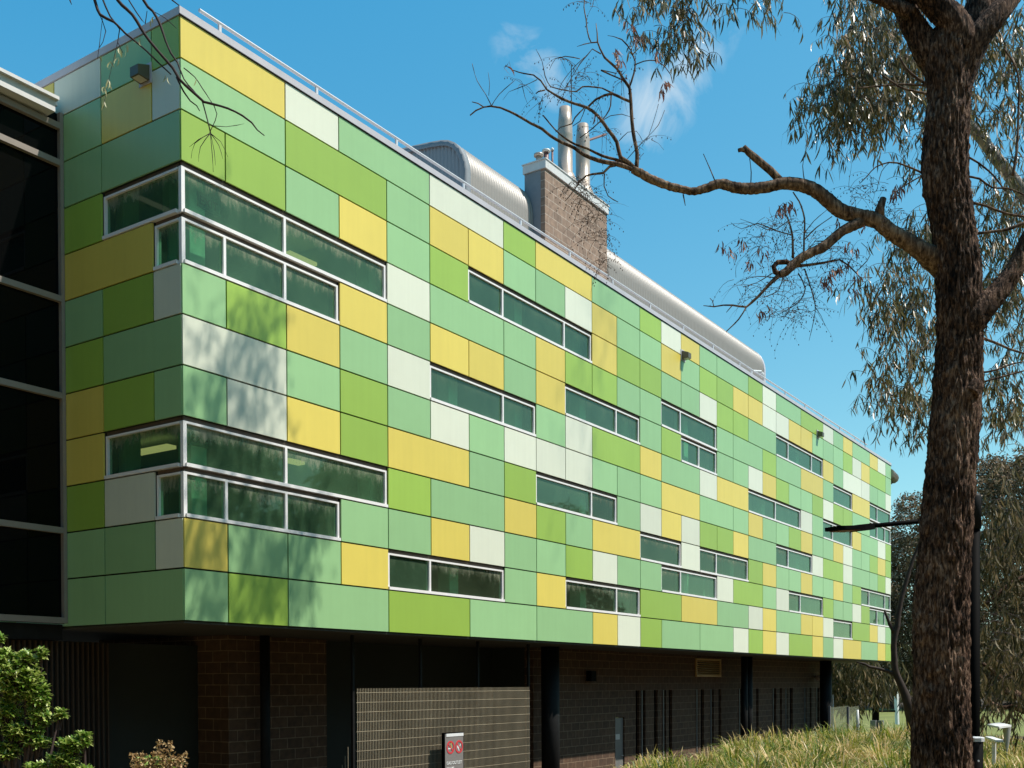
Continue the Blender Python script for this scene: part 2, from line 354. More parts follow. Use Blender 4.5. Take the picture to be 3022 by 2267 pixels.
def pbox(mb,c):
    k,t,a,b,z0,z1=c
    mb.cr=rnd()
    if k=='F':
        a0=a+GAP if a>0 else 0.0; b0=b-GAP if b<LEN-.01 else b
        mb.box((a0,-.012,z0+GAP),(b0,.0138,z1-GAP))
    else:
        a0=a+GAP if a>0 else .0145; b0=b-GAP
        mb.box((-.012,a0,z0+GAP),(.0138,b0,z1-GAP))
def pxarea(c):
    k,t,a,b,z0,z1=c
    if k=='S' and a>2.7: return 0
    p=Vector(((a+b)/2,0,(z0+z1)/2)) if k=='F' else Vector((0,(a+b)/2,(z0+z1)/2))
    d=(p-CAM); n=Vector((0,-1,0)) if k=='F' else Vector((-1,0,0))
    return (b-a)*(z1-z0)*abs(d.dot(n))/d.length**3
cells.sort(key=pxarea,reverse=True)
for c in cells[:100]:
    mb=MB(); pbox(mb,c); o=mb.build('cladding_panel',M[c[1]],bld)
rest=MB(); order='YGTW'
for c in cells[100:]:
    rest.cm=order.index(c[1]); pbox(rest,c)
o=rest.build('cladding_panels',[M[k] for k in order],bld); o['kind']='stuff'
# north-east return end and rear, roof slab, soffit
e=MB(); e.box((LEN-.0,.0142,zr[12]),(LEN+.02,12,zr[0])); e.box((.02,11.8,zr[12]),(LEN-.01,12,zr[0])); e.build('end_wall',M['T'],bld)
s=MB(); s.box((.018,.03,zr[12]-.03),(LEN-.02,11.9,zr[12]-.004)); s.build('soffit',M['soffit'],bld)
s=MB(); s.box((.3,.3,zr[0]-.25),(LEN-.05,11.7,zr[0]-.05)); roofp=s.build('roof',M['coping'],bld)
# coping
c=MB(); ct=.118
c.box((-.022,-.022,zr[0]+.006),(LEN+.05,.32,zr[0]+ct)); c.box((-.022,.3205,zr[0]+.006),(.32,12,zr[0]+ct))
c.build('coping',M['coping'],bld)
c=MB(); c.box((-.03,-.03,zr[0]-.006),(LEN+.06,-.0125,zr[0]+.010)); c.build('drip_edge',M['steel'],bld)
# ---- windows
def window(segs, row, yb=.042):
    """segs: list of ('F'|'S', a, b, [mullions]) ; one window, panes are sub-parts"""
    z1,z0=zr[row],zr[row+1]
    fw=.040; hd=.062; fr=MB(); panes=[]
    corner=len(segs)>1
    for k,a,b,mu in segs:
        def bx(mb,p0,p1,q0,q1,d0,d1):
            if k=='F': mb.box((p0,d0,q0),(p1,d1,q1))
            elif k=='S': mb.box((d0,p0,q0),(d1,p1,q1))
        A=a; B=b
        l=.0 if (corner and a==0) else fw
        zb=z0+.008; zt=z1-hd
        a1=a+.012 if not(corner and a==0) else a+yb
        b1=b-.014
        if k=='F' and b>LEN-.01: b1=b-.0
        d0,d1=yb-.03,yb+.05
        if corner and k=='S': a1=yb+.052
        # head, sill, jambs butted
        bx(fr,a1,b1,zt-fw*.8,zt,d0,d1)
        fr.cm=1; bx(fr,a1,b1,zt+.0005,z1+.004,yb-.005,yb+.03); fr.cm=0
        bx(fr,a1,b1,zb,zb+fw*1.25,d0-.035,d1)
        js=[m for m in mu]
        st=[]
        if corner and a==0:
            st.append(a1)
        else:
            bx(fr,a1,a1+fw,zb+fw*1.25,zt-fw*.8,d0,d1); st.append(a1+fw)
        for m in js:
            bx(fr,m-.024,m+.024,zb+fw*1.25,zt-fw*.8,d0,d1); st.append(m-.024); st.append(m+.024)
        bx(fr,b1-fw,b1,zb+fw*1.25,zt-fw*.8,d0,d1); st.append(b1-fw)
        for i in range(0,len(st),2):
            mb=MB(); bx(mb,st[i],st[i+1],zb+fw*1.25,zt-fw*.8,yb+.008,yb+.016); panes.append(mb)
    if corner: fr.box((yb-.031,yb-.031,z0+.008),(yb+.03,yb+.03,zt))
    w=fr.build('window',[M['frame'],M['head']],bld)
    for mb in panes:
        p=mb.build('pane',M['glass'] if corner else (M['glass3'] if row>=7 and rnd()<.75 else M['glass2']),None); p.parent=w; p.matrix_parent_inverse=Matrix.Identity(4)
    return w
X=lambda i: xs[i]
wins=[([('F',0,X(4),[X(2)]),('S',0,ys[2],[])],3),([('F',0,X(3),[X(1),X(2)]),('S',0,ys[1],[])],4),
([('F',0,X(4),[X(2)]),('S',0,ys[2],[])],8),([('F',0,X(3),[X(1),X(2)]),('S',0,ys[1],[])],9)]
for a,b,r,mu in [(6,10,2,[7,9]),(20,24,2,[21,23]),(13,16,3,[14]),(25,27,3,[]),(29,32,3,[30]),(9,12,4,[11]),(14,16,4,[15]),(29,32,4,[30,31]),
    (5,8,5,[7]),(18,22,5,[20]),(24,27,5,[25]),(8,11,7,[10]),(20,23,7,[21]),(12,14,8,[]),(15,18,8,[16]),(28,32,8,[29,31]),
    (13,16,9,[14]),(21,24,9,[22]),(29,32,9,[30,31]),(4,7,10,[5]),(9,12,10,[11]),(25,27,10,[])]:
    wins.append(([('F',X(a),X(b),[X(m)for m in mu])],r))
for segs,r in wins: window(segs,r)
# ---- interior seen through the glass
I=MB()
I.box((.26,.26,7.55),(LEN-.3,6,7.95)); I.box((.26,.26,zr[12]),(LEN-.3,11.7,zr[12]+.2))
I.build('floor_slab',M['intdark'],bld)
I=MB(); I.box((.26,.26,11.25),(LEN-.3,6,11.3)); I.box((.26,.26,7.42),(LEN-.3,6,7.5)); I.build('ceiling',M['ceil'],bld)
I=MB()
I.box((.26,6.0,4.2),(LEN-.3,6.1,12)); 
for x in (4.9,9.6,14.4,19.2,24.0,28.8,33.5): I.box((x,.6,4.2),(x+.1,6,12))
I.build('inner_wall',M['intdark'],bld)
I=MB()
for x in (.42,4.3,6.6,8.9,11.6,14.0,17.3,20.6,23.2,26.5,29.5,32.5,36.4): I.box((x,.34,4.2),(x+.28,.62,11.2))
I.box((.34,1.75,4.2),(.62,2.0,11.2)); I.box((.75,1.2,8.0),(.95,1.35,11.2))
I.build('inner_column',M['interior'],bld)
for (x0,y0,z0,x1,y1) in ((2.42,3.4,7.2,2.62,4.64),(4.5,2.5,7.2,5.9,2.68),(4.2,2.15,10.9,5.3,2.33)):
    mb=MB(); mb.box((x0,y0,z0),(x1,y1,z0+.06)); mb.build('ceiling_light',M['tube'],bld)
def text(body,size,mat,loc,parent,name='lettering',rot=(math.pi/2,0,0),ext=.003,align='LEFT',serif=False):
    cu=bpy.data.curves.new('t','FONT'); cu.body=body; cu.size=size; cu.extrude=ext; cu.align_x=align; cu.offset=size*.012
    to=bpy.data.objects.new('t',cu); COL.objects.link(to)
    bpy.context.view_layer.update()
    dg=bpy.context.evaluated_depsgraph_get(); me=bpy.data.meshes.new_from_object(to.evaluated_get(dg))
    bpy.data.objects.remove(to)
    mt=Matrix.Translation(Vector(loc))@Matrix.Rotation(rot[2],4,'Z')@Matrix.Rotation(rot[0],4,'X')
    me.transform(mt); me.materials.clear(); me.materials.append(mat)
    o=bpy.data.objects.new(name,me); COL.objects.link(o)
    if parent:
        o.parent=parent; o.matrix_parent_inverse=Matrix.Translation(-parent.location)
    return o
for nm,(uu,vv),wd in (('upper storey',(618,602),.42),('lower storey',(588,1296),.34)):
    p=on_y(uu,vv,.32)
    t=thing('exit_sign',p,'dark EXIT sign hanging inside the corner window of the '+nm,'exit sign','exit signs inside the corner windows')
    mb=MB(); mb.box((p.x-wd/2,p.y,p.z-.11),(p.x+wd/2,p.y+.05,p.z+.11)); mb.build('sign_box',plain('exit_green',(.05,.16,.12),.4),t)
    text('EXIT',.17,M['black'],(p.x-wd/2+.02,p.y-.004,p.z-.06),t)
    mb=MB(); mb.tube([(p.x,p.y+.025,p.z+.112),(p.x,p.y+.025,p.z+.35)],.008,6); mb.build('hanger',M['steel'],t)
# ---- roof rail
rail=thing('roof_rail',(0,.25,12.47),'pale tubular safety rail running along the roof edge of the panelled building','railing')
rb=MB(); rb.tube([(.55,.25,12.775),(34.9,.25,12.775)],.026,8); rb.build('top_rail',M['rail'],rail)
for k in range(17):
    x=.93+k*2.02
    mb=MB(); mb.box((x-.022,.235,zr[0]+ct+.001),(x+.022,.27,12.752)); mb.box((x-.04,.21,zr[0]+ct+.001),(x+.04,.318,zr[0]+ct+.012)); mb.build('post',M['rail'],rail)
# ---- roof plant vault
k0=(1.75-CAM.y)/(2.0-CAM.y)
prof0=[(2.014,12.6),(2.0,14.45),(2.02,14.62),(2.075,14.80),(2.165,14.97),(2.29,15.11),(2.46,15.21),(2.66,15.265),(2.95,15.31),(3.486,15.37),(4.4,15.46),(5.6,15.5),(6.6,15.35)]
prof=[(CAM.y+(y-CAM.y)*k0, 3+(z-3)*k0) for y,z in prof0]; prof[0]=(prof[1][0],12.35); prof.append((prof[-1][0]+.05,12.35))
xv0=on_y(1371,467,1.75).x; xv1=on_y(2258,1090,1.75).x
# outward normals
def vault(x0,x1,pitch,amp,name,mat,parent):
    mb=MB(); N=int((x1-x0)/pitch)*4; m=len(prof)
    # refined profile
    P=[]; 
    for i in range(m-1):
        (ya,za),(yb_,zb)=prof[i],prof[i+1]; k=1
        for j in range(k): P.append((ya+(yb_-ya)*j/k,za+(zb-za)*j/k))
    P.append(prof[-1]); m=len(P); nor=[]
    for i in range(m):
        a=P[max(i-1,0)]; b=P[min(i+1,m-1)]; dy,dz=b[0]-a[0],b[1]-a[1]; L=math.hypot(dy,dz); nor.append((-dz/L,dy/L))
    for i in range(N+1):
        x=x0+(x1-x0)*i/N; d=amp*math.sin(2*math.pi*i/4+.4)
        for (y,z),(ny,nz) in zip(P,nor): mb.v.append((x,y+ny*d,z+nz*d))
    for i in range(N):
        for j in range(m-1): mb.face([i*m+j,(i+1)*m+j,(i+1)*m+j+1,i*m+j+1])
    return mb.build(name,mat,parent,True)
pl=thing('roof_plant_room',(xv0,1.75,12.3),'curved corrugated metal plant room on the roof behind the rail','plant room')
vault(xv0+.18,xv1-.12,.105,.021,'corrugated_roof',M['vault'],pl)
def endcap(x0,x1,off,name,mat,parent,out=True):
    mb=MB(); P=[(x0,y+(-off if i<7 else 0)+0,z+(off if i>3 else 0)) for i,(y,z) in enumerate(prof)]
    mb.prism(P,(x1-x0,0,0)); return mb.build(name,mat,parent)
# rim flashing: band slightly proud of the profile
def rim(x0,x1,name,d):
    mb=MB(); m=len(prof); nor=[]
    for i in range(m):
        a=prof[max(i-1,0)]; b=prof[min(i+1,m-1)]; dy,dz=b[0]-a[0],b[1]-a[1]; L=math.hypot(dy,dz); nor.append((-dz/L,dy/L))
    for x,dd in ((x0,-.1),(x0,d),(x1,d),(x1,-.1)):
        for (y,z),(ny,nz) in zip(prof,nor): mb.v.append((x,y+ny*dd,z+nz*dd))
    for r in range(3):
        for j in range(m-1): mb.face([r*m+j,(r+1)*m+j,(r+1)*m+j+1,r*m+j+1])
    return mb.build(name,M['render'] if x0<12 else M['coping'],pl,True)
rim(xv0,xv0+.2,'rim_flashing',.02); rim(xv1-.14,xv1,'rim_flashing',.02)
# end face: corrugated vertical ribs
mb=MB(); ye0,ye1=prof[1][0]+.06,prof[-2][0]-.06; N=int((ye1-ye0)/.1)*4
def ztop(y):
    for (a,za),(b,zb) in zip(prof[1:-1],prof[2:-1]):
        if a<=y<=b: return za+(zb-za)*(y-a)/(b-a+1e-9)
    return prof[-2][1]
for i in range(N+1):
    y=ye0+(ye1-ye0)*i/N; d=.012*math.sin(math.pi*i/2+.5)
    mb.v.append((xv0+.05+d,y,12.3)); mb.v.append((xv0+.05+d,y,ztop(y)-.06))
for i in range(N): mb.face([2*i,2*i+1,2*i+3,2*i+2])
mb.build('end_wall',M['vaultend'],pl)
mb=MB(); mb.add([(xv1-.08,prof[i][0],prof[i][1]-.03) for i in range(len(prof))],[tuple(range(len(prof)))]); mb.build('end_wall',M['vaultend'],pl)
# ---- chimney
chx=on_y(1608,505,1.4).x; chr_=on_y(1791,690,1.4).x; ctop=on_y(1617,503,1.4).z
ch=thing('chimney_stack',(chx,1.4,12.3),'square blockwork chimney with a pale cap and two steel flues','chimney')
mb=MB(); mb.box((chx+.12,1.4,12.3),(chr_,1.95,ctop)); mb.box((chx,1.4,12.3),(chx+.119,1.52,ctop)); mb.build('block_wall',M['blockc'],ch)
mb=MB(); mb.box((chx+.005,1.5205,12.3),(chx+.118,1.98,ctop-.004)); mb.build('side_cladding',M['render'],ch)
mb=MB(); mb.box((chx-.03,1.36,ctop),(chr_+.03,2.01,ctop+.2)); mb.box((chx-.05,1.34,ctop+.2005),(chr_+.05,2.03,ctop+.225)); mb.build('cap',M['capm'],ch)
ct2=ctop+.225
def flue(u0,vt,y,r,name='flue'):
    b=on_y(u0,480,y); zt=on_y(u0,vt,y).z
    mb=MB(); L=zt-ct2
    pts=[(b.x,y,ct2+.02),(b.x,y,ct2+.16),(b.x,y,ct2+.30),(b.x,y,ct2+.31),(b.x,y,ct2+L*.62),(b.x,y,ct2+L*.63),(b.x,y,ct2+L*.66),(b.x,y,ct2+L*.80),(b.x,y,zt)]
    mb.tube(pts,[r*1.55,r*1.45,r*1.12,r,r,r*1.03,r,r*.97,r*.78],24,True)
    mb.build(name,M['flue'],ch,True)
    mb=MB(); mb.tube([(b.x,y,zt-.05),(b.x,y,zt+.003)],[r*.7,r*.7],20); mb.build('flue_mouth',M['black'],ch)
flue(1668,320,1.72,.185); flue(1720,370,1.72,.185)
for (uu,vt,r,mt,nm) in ((1590,452,.07,'flue','vent_pipe'),(1612,440,.06,'rust','vent_pipe'),(1630,436,.025,'rust','vent_pipe')):
    p=on_y(uu,480,1.72); zt=on_y(uu,vt,1.72).z
    mb=MB(); mb.tube([(p.x,1.72,ct2+.001),(p.x,1.72,zt-.08)],r,12)
    mb.build(nm,M[mt],ch,True)
    mb=MB(); mb.tube([(p.x,1.72,zt-.08),(p.x,1.72,zt-.03),(p.x,1.72,zt)],[r*1.7,r*1.7,r*.5],12); mb.build('cowl',M['flue' if mt=='flue' else 'capm'],ch,True)
p=on_y(1687,480,1.72); mb=MB(); mb.tube([(p.x,1.72,ct2),(p.x,1.72,on_y(1687,190,1.72).z)],.013,6); mb.build('lightning_rod',M['steel'],ch)
a=on_y(1725,418,1.6); b=on_y(1787,397,1.6); mb=MB(); mb.tube([a,b],.03,8); mb.build('stay_pipe',M['rust'],ch)
# ---- wall lights
def wall_light(o, n, side, label):
    t=thing('wall_light',o,label,'wall light','box lights fixed high on the panelled walls')
    w,h,d=.30,.30,.27
    s=side
    def P(a,b,c): a*=.68; c*=.72; b=b*.8 if b>.04 else b; return (o[0]+s[0]*a+n[0]*b, o[1]+s[1]*a+n[1]*b, o[2]+c)
    mb=MB(); mb.add([P(-.2,.014,-.2),P(.2,.014,-.2),P(.2,.014,.2),P(-.2,.014,.2),P(-.2,.03,-.2),P(.2,.03,-.2),P(.2,.03,.2),P(-.2,.03,.2)],[(0,1,2,3),(4,5,6,7),(0,1,5,4),(1,2,6,5),(2,3,7,6),(3,0,4,7)]); mb.build('back_plate',M['coping'],t)
    f=[(0,1,2,3),(4,5,6,7),(0,1,5,4),(1,2,6,5),(2,3,7,6),(3,0,4,7)]
    mb=MB(); mb.add([P(-.15,.031,-.15),P(.15,.031,-.15),P(.15,.031,.15),P(-.15,.031,.15),P(-.13,d,-.13),P(.13,d,-.13),P(.13,d,.06),P(-.13,d,.06)],f); mb.build('housing',plain('bronze_housing',(.10,.085,.05),.4),t)
    mb=MB(); mb.add([P(-.11,.06,-.152),P(.11,.06,-.152),P(.11,d-.03,-.136),P(-.11,d-.03,-.136)],[(0,1,2,3)]); mb.build('lens',M['capm'],t)
    return t
def mid(u0,v0,u1,v1,f): return f((u0+u1)/2,(v0+v1)/2,0)
p=on_y(2026,1048,-.12); wall_light((p.x,0,p.z),(0,-1,0),(1,0,0),'brown box light on a yellow panel under the roof edge, halfway along the long wall')
p=on_y(2422,1281,-.12); wall_light((p.x,0,p.z),(0,-1,0),(1,0,0),'brown box light under the roof edge near the far end of the long wall')
p=on_x(412,212,-.12); wall_light((0,p.y,p.z),(-1,0,0),(0,1,0),'brown box light on the shaded short wall beside the bare twigs')
# ---- roof camera, end floodlight
p=on_y(2262,1108,.5); t=thing('security_camera',p,'white security camera on an arm at the end of the curved roof plant room','camera')
a=on_y(2218,1094,.5); mb=MB(); mb.tube([a,on_y(2246,1096,.5),on_y(2250,1102,.5)],.03,6); mb.tube([a,(a.x,.5,12.4)],.03,6); mb.build('arm',M['white'],t)
mb=MB(); q0=on_y(2246,1100,.5); q1=on_y(2252,1112,.5); mb.tube([q0,(q0+q1)/2,q1],[.05,.075,.06],8); mb.build('camera_body',M['white'],t)
p=Vector((LEN+.02,.12,on_y(2640,1418,.1).z)); t=thing('floodlight',p,'finned floodlight on a bracket at the far end of the building','floodlight')
mb=MB(); mb.box((p.x,p.y-.05,p.z-.25),(p.x+.5,p.y+.05,p.z-.15)); mb.build('bracket',M['steel'],t)
mb=MB(); mb.tube([(p.x+.1,.12,p.z+.16),(p.x+1.15,.12,p.z+.05)],[.2,.14],10)
for k in range(6): mb.tube([(p.x+.15+k*.15,.12,p.z+.155-k*.015),(p.x+.19+k*.15,.12,p.z+.15-k*.015)],.235,10)
mb.build('housing',M['flue'],t); mb=MB(); mb.tube([(p.x+.45,.12,p.z-.2),(p.x+1.25,.12,p.z+.05)],.035,6); mb.build('stay',M['steel'],t)

# ------------------------------------------------------------------ ground floor
zb=zr[12]-.032
XR=on_y(2443,1945,1.8).x
slits=[(1297,1340),(1368,1412),(1513,1555),(1620,1655),(1688,1725),(2012,2033),(2062,2100)]
sl=[(1550+a*.25137,1550+b*.25137) for a,b in slits]+[(2000+a*.25137,2000+b*.25137) for a,b in [(388,425),(480,512),(723,750),(922,950),(1118,1158),(1200,1225),(1267,1290),(1318,1352),(1490,1512),(1550,1570),(1628,1662)]]
sx=[(on_y(a,2100,1.8).x,on_y(b,2100,1.8).x) for a,b in sl]
zs0,zs1=.80,2.80
w=MB(); xj=on_y(1814,2100,1.7).x; dx0,dx1=on_y(1816,2150,1.8).x,on_y(1843,2150,1.8).x; dz=2.06
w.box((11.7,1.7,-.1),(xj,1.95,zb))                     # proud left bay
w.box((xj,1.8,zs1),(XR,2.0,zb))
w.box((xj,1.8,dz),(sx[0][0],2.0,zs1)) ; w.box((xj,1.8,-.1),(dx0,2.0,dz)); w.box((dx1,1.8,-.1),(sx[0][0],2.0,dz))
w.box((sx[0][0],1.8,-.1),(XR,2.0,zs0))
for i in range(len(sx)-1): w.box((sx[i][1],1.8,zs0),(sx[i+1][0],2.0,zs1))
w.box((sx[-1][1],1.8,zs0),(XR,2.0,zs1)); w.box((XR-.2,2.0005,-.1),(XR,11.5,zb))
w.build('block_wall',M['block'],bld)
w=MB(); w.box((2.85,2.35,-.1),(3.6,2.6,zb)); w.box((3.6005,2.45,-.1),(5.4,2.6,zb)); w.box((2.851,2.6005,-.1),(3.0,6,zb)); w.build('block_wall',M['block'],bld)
for a,b in sx:
    mb=MB(); mb.box((a+.003,1.87,zs0+.003),(b-.003,1.9,zs1-.003)); mb.build('slit_window',M['dglass'],bld)
for (a,b) in sx[1::2]:
    mb=MB(); mb.box((a-.05,1.77,zs0),(a-.004,1.797,zs1)); mb.build('window_jamb',M['door'],bld)
d=MB(); d.box((dx0+.01,1.84,0),(dx1-.01,1.88,dz-.01)); dr=d.build('door',M['door'],bld)
d=MB(); d.box((dx0+.06,1.825,1.45),(dx0+.3,1.8395,1.6)); o=d.build('door_plate',M['capm']); o.parent=dr
d=MB(); d.tube([(dx1-.1,1.83,1.0),(dx1-.1,1.79,1.0),(dx1-.2,1.79,1.0)],.012,6); o=d.build('handle',M['flue']); o.parent=dr
w=MB(); w.box((5.4005,2.9,-.1),(11.9,3.0,zb)); w.box((11.72,1.951,-.1),(11.8,2.899,zb)); w.build('recess_wall',M['back'],bld)  # near-black in place of blockwork, painting in the recess shade
# columns
for u0,u1,y in ((1608,1640,1.2),(2431,2443,1.25),(2193,2201,1.2),(2204,2214,1.2)):
    a,b=on_y(u0,2000,y).x,on_y(u1,2000,y).x
    mb=MB(); mb.tube([((a+b)/2,y,-.1),((a+b)/2,y,zb)],(b-a)/2*.9,16); mb.build('column',M['steel'],bld,True)
mb=MB(); p=on_y(782,2000,2.1); mb.tube([(p.x,2.1,-.1),(p.x,2.1,zb)],.09,12); mb.build('downpipe',M['steel'],bld,True)
# louvre
a=on_y(2055,1943,1.75); b=on_y(2128,1998,1.75)
lv=MB(); W=.06
x0,x1,z0,z1=a.x,b.x,b.z,a.z
lv.box((x0,1.74,z0),(x1,1.797,z0+W)); lv.box((x0,1.74,z1-W),(x1,1.797,z1)); lv.box((x0,1.742,z0+W),(x0+W,1.797,z1-W)); lv.box((x1-W,1.742,z0+W),(x1,1.797,z1-W))
lo=lv.build('louvre_vent',M['tan'],bld)
lv=MB(); lv.box((x0+W,1.793,z0+W),(x1-W,1.7985,z1-W)); o=lv.build('slat_gap_shade',M['black']); o.parent=lo  # black sheet painting in the shaded gaps between the slats
lv=MB(); n=7
for k in range(n):
    z=z0+W+.01+(z1-z0-2*W)*k/n
    lv.add([(x0+W,1.745,z),(x1-W,1.745,z),(x1-W,1.79,z+.03),(x0+W,1.79,z+.03),(x0+W,1.745,z+.012),(x1-W,1.745,z+.012),(x1-W,1.79,z+.042),(x0+W,1.79,z+.042)],[(0,1,2,3),(4,5,6,7),(0,1,5,4),(1,2,6,5),(2,3,7,6),(3,0,4,7)])
o=lv.build('slat',M['tan']); o.parent=lo
# small box light + dome camera on blockwork
p=on_y(1735,1996,1.7); t=thing('bulkhead_light',p,'small black box light on the dark block wall left of the grey door','wall light')
mb=MB(); mb.box((p.x-.13,1.52,p.z-.13),(p.x+.13,1.675,p.z+.14)); mb.build('housing',M['black'],t)
mb=MB(); mb.box((p.x-.15,1.6755,p.z-.16),(p.x+.15,1.698,p.z+.18)); mb.build('back_plate',M['block'],t)
p=on_y(2410,2001,1.7); t=thing('dome_camera',p,'round pale dome camera high on the dark block wall near the far column','camera')
mb=MB(); mb.tube([(p.x,1.797,p.z+.05),(p.x,1.66,p.z+.05)],[.05,.05],10); mb.build('mount',M['door'],t)
mb=MB(); mb.tube([(p.x,1.62,p.z+.1),(p.x,1.62,p.z+.03),(p.x,1.62,p.z-.06),(p.x,1.62,p.z-.1)],[.1,.12,.1,.03],12); mb.build('dome',M['capm'],t,True)

# ------------------------------------------------------------------ grating screen
gx0,gx1,gy,gz=on_y(1050,2048,.6).x,on_y(1562,2048,.6).x,.6,2.93
g=thing('mesh_screen',((gx0+gx1)/2,gy,0),'tall steel grating screen standing under the overhang behind the grey notice','screen')
n=int((gx1-gx0)/.042); V=MB()
for k in range(n): 
    x=gx0+.03+k*(gx1-gx0-.06)/(n-1); V.box((x-.0035,gy-.012,0),(x+.0035,gy-.003,gz))
V.build('vertical_bars',M['wire'],g)
V=MB()
for k in range(17): z=.1+k*.172; V.box((gx0,gy-.016,z-.0035),(gx1,gy-.0125,z+.0035))
V.build('cross_wires',M['wire'],g)
for x in (gx0-.03,(2*gx0+gx1)/3,(gx0+2*gx1)/3,gx1+.03):
    V=MB(); V.box((x-.025,gy+.021,0),(x+.025,gy+.07,zb)); V.build('post',M['steel'],g)
V=MB()
for k in range(7): y=gy+.1+k*.07; V.box((gx0-.1,y,0),(gx0-.09,y+.006,1.9-k*.16))
V.build('side_grating',M['wire'],g)

# ------------------------------------------------------------------ gas sign
a=on_y(1313,2166,.32); b=on_y(1367,2162,.32); sx0,sx1,sz1=a.x,b.x,(a.z+b.z)/2; W=sx1-sx0
g=thing('notice_panel',((sx0+sx1)/2,.32,0),'upright grey GAS OUTLET VALVE notice with two red prohibition symbols','sign')
mb=MB(); mb.box((sx0,.32,0),(sx1,.38,sz1-.0)); mb.build('panel',M['signp'],g)
mb=MB(); mb.box((sx0+.04,.313,sz1-.062),(sx1,.3195,sz1-.003)); mb.build('header_strip',M['white'],g)
mb=MB(); mb.box((sx0-.025,.315,0),(sx0-.001,.385,sz1+.015)); mb.box((sx0-.0005,.315,sz1+.0005),(sx1+.01,.385,sz1+.015)); mb.build('frame',M['black'],g)
def disc(mb,cx,cz,r0,r1,y0,y1,n=28):
    o=len(mb.v)
    for k in range(n):
        an=2*math.pi*k/n; c,s=math.cos(an),math.sin(an)
        for r,y in ((r0,y0),(r1,y0),(r0,y1),(r1,y1)): mb.v.append((cx+c*r,y,cz+s*r))
    for k in range(n):
        a=o+4*k; b=o+4*((k+1)%n)
        mb.face([a,a+1,b+1,b]); mb.face([a+1,a+3,b+3,b+1]); mb.face([a,b,b+2,a+2])
def strip(mb,p,q,w,y0,y1):
    p=Vector((p[0],0,p[1]));q=Vector((q[0],0,q[1])); d=(q-p).normalized(); n=Vector((-d.z,0,d.x))*w/2
    P=[p-n,q-n,q+n,p+n]; mb.prism([(v.x,y0,v.z) for v in P],(0,y1-y0,0))
R0=W*.215
for i,cx in enumerate((sx0+W*.29,sx0+W*.76)):
    cz=sz1-.27
    mb=MB(); disc(mb,cx,cz,R0*.74,R0,.314,.3195); strip(mb,(cx-R0*.55,cz+R0*.55),(cx+R0*.55,cz-R0*.55),R0*.2,.3145,.3192); mb.build('prohibition_ring',M['red'],g)
    mb=MB()
    if i==0:
        mb.box((cx-R0*.6,.3162,cz-R0*.28),(cx+R0*.1,.3193,cz-R0*.08)); mb.build('cigarette',M['white'],g)
        mb=MB(); 
        for k in range(6): strip(mb,(cx+R0*.2+.012*math.sin(k*1.6),cz-R0*.05+k*.02),(cx+R0*.2+.012*math.sin(k*1.6+1.6),cz-R0*.05+(k+1)*.02),.014,.316,.3191)
        mb.build('smoke',M['yel'],g)
    else:
        mb=MB(); disc(mb,cx-R0*.2,cz,.0005,R0*.3,.3162,.3193,16); strip(mb,(cx-R0*.2,cz-R0*.1),(cx,cz-R0*.6),R0*.2,.3163,.3192); strip(mb,(cx+R0*.2,cz+R0*.05),(cx+R0*.45,cz+R0*.45),R0*.15,.3163,.3192); mb.build('match_flame',M['white'],g)
text('GAS OUTLET',.084,M['white'],(sx0+.045,.317,sz1-.60),g)
text('VALVE',.084,M['white'],(sx0+.045,.317,sz1-.71),g)
text('No smoking or',.058,M['white'],(sx0+.045,.317,sz1-.81),g)
text('naked flame within',.058,M['white'],(sx0+.045,.317,sz1-.89),g)

# ------------------------------------------------------------------ dark glass neighbour on the left
nb=thing('glass_building',(-5,2.74,0),'black glass curtain wall building with pale mullions joining the panelled building','building')
yl=2.74
mb=MB(); mb.box((-14,yl+.03,3.95),(-.03,yl+.06,11.76)); mb.build('glazing',M['dglass'],nb)
mz=[11.55,10.99,8.92,7.44,5.38,4.0]
for z in mz:
    mb=MB(); mb.box((-14,yl-.05,z-.045),(-.085,yl+.028,z+.045)); mb.build('transom',M['mull'],nb)
for x in (-.05,-2.9,-5.8,-8.7):
    mb=MB(); mb.box((x-.03,yl-.045,3.96),(x+.028,yl+.0285,11.762)); mb.build('mullion',M['mull'],nb)
mb=MB(); mb.box((-14,2.52,11.63),(-.27,yl+.5,11.80)); mb.box((-14,2.46,11.8005),(-.24,yl+.5,11.85)); mb.box((-14,yl-.02,11.8505),(-.1,9,11.93)); mb.build('roof_edge',M['capm'],nb)
mb=MB(); mb.box((-14,yl+.07,3.7),(-.04,9,3.94)); mb.build('underside',M['steel'],nb)
mb=MB(); mb.box((-14,yl+.4,-.1),(2.84,yl+.5,3.7)); mb.build('rear_wall',M['back'],nb)
mb=MB(); 
for k in range(36): x=-2.3+k*.09; mb.box((x,yl+.2,-.1),(x+.022,yl+.26,3.69))
mb.build('batten_screen',plain('brown_batten',(.06,.038,.025),.7),nb)

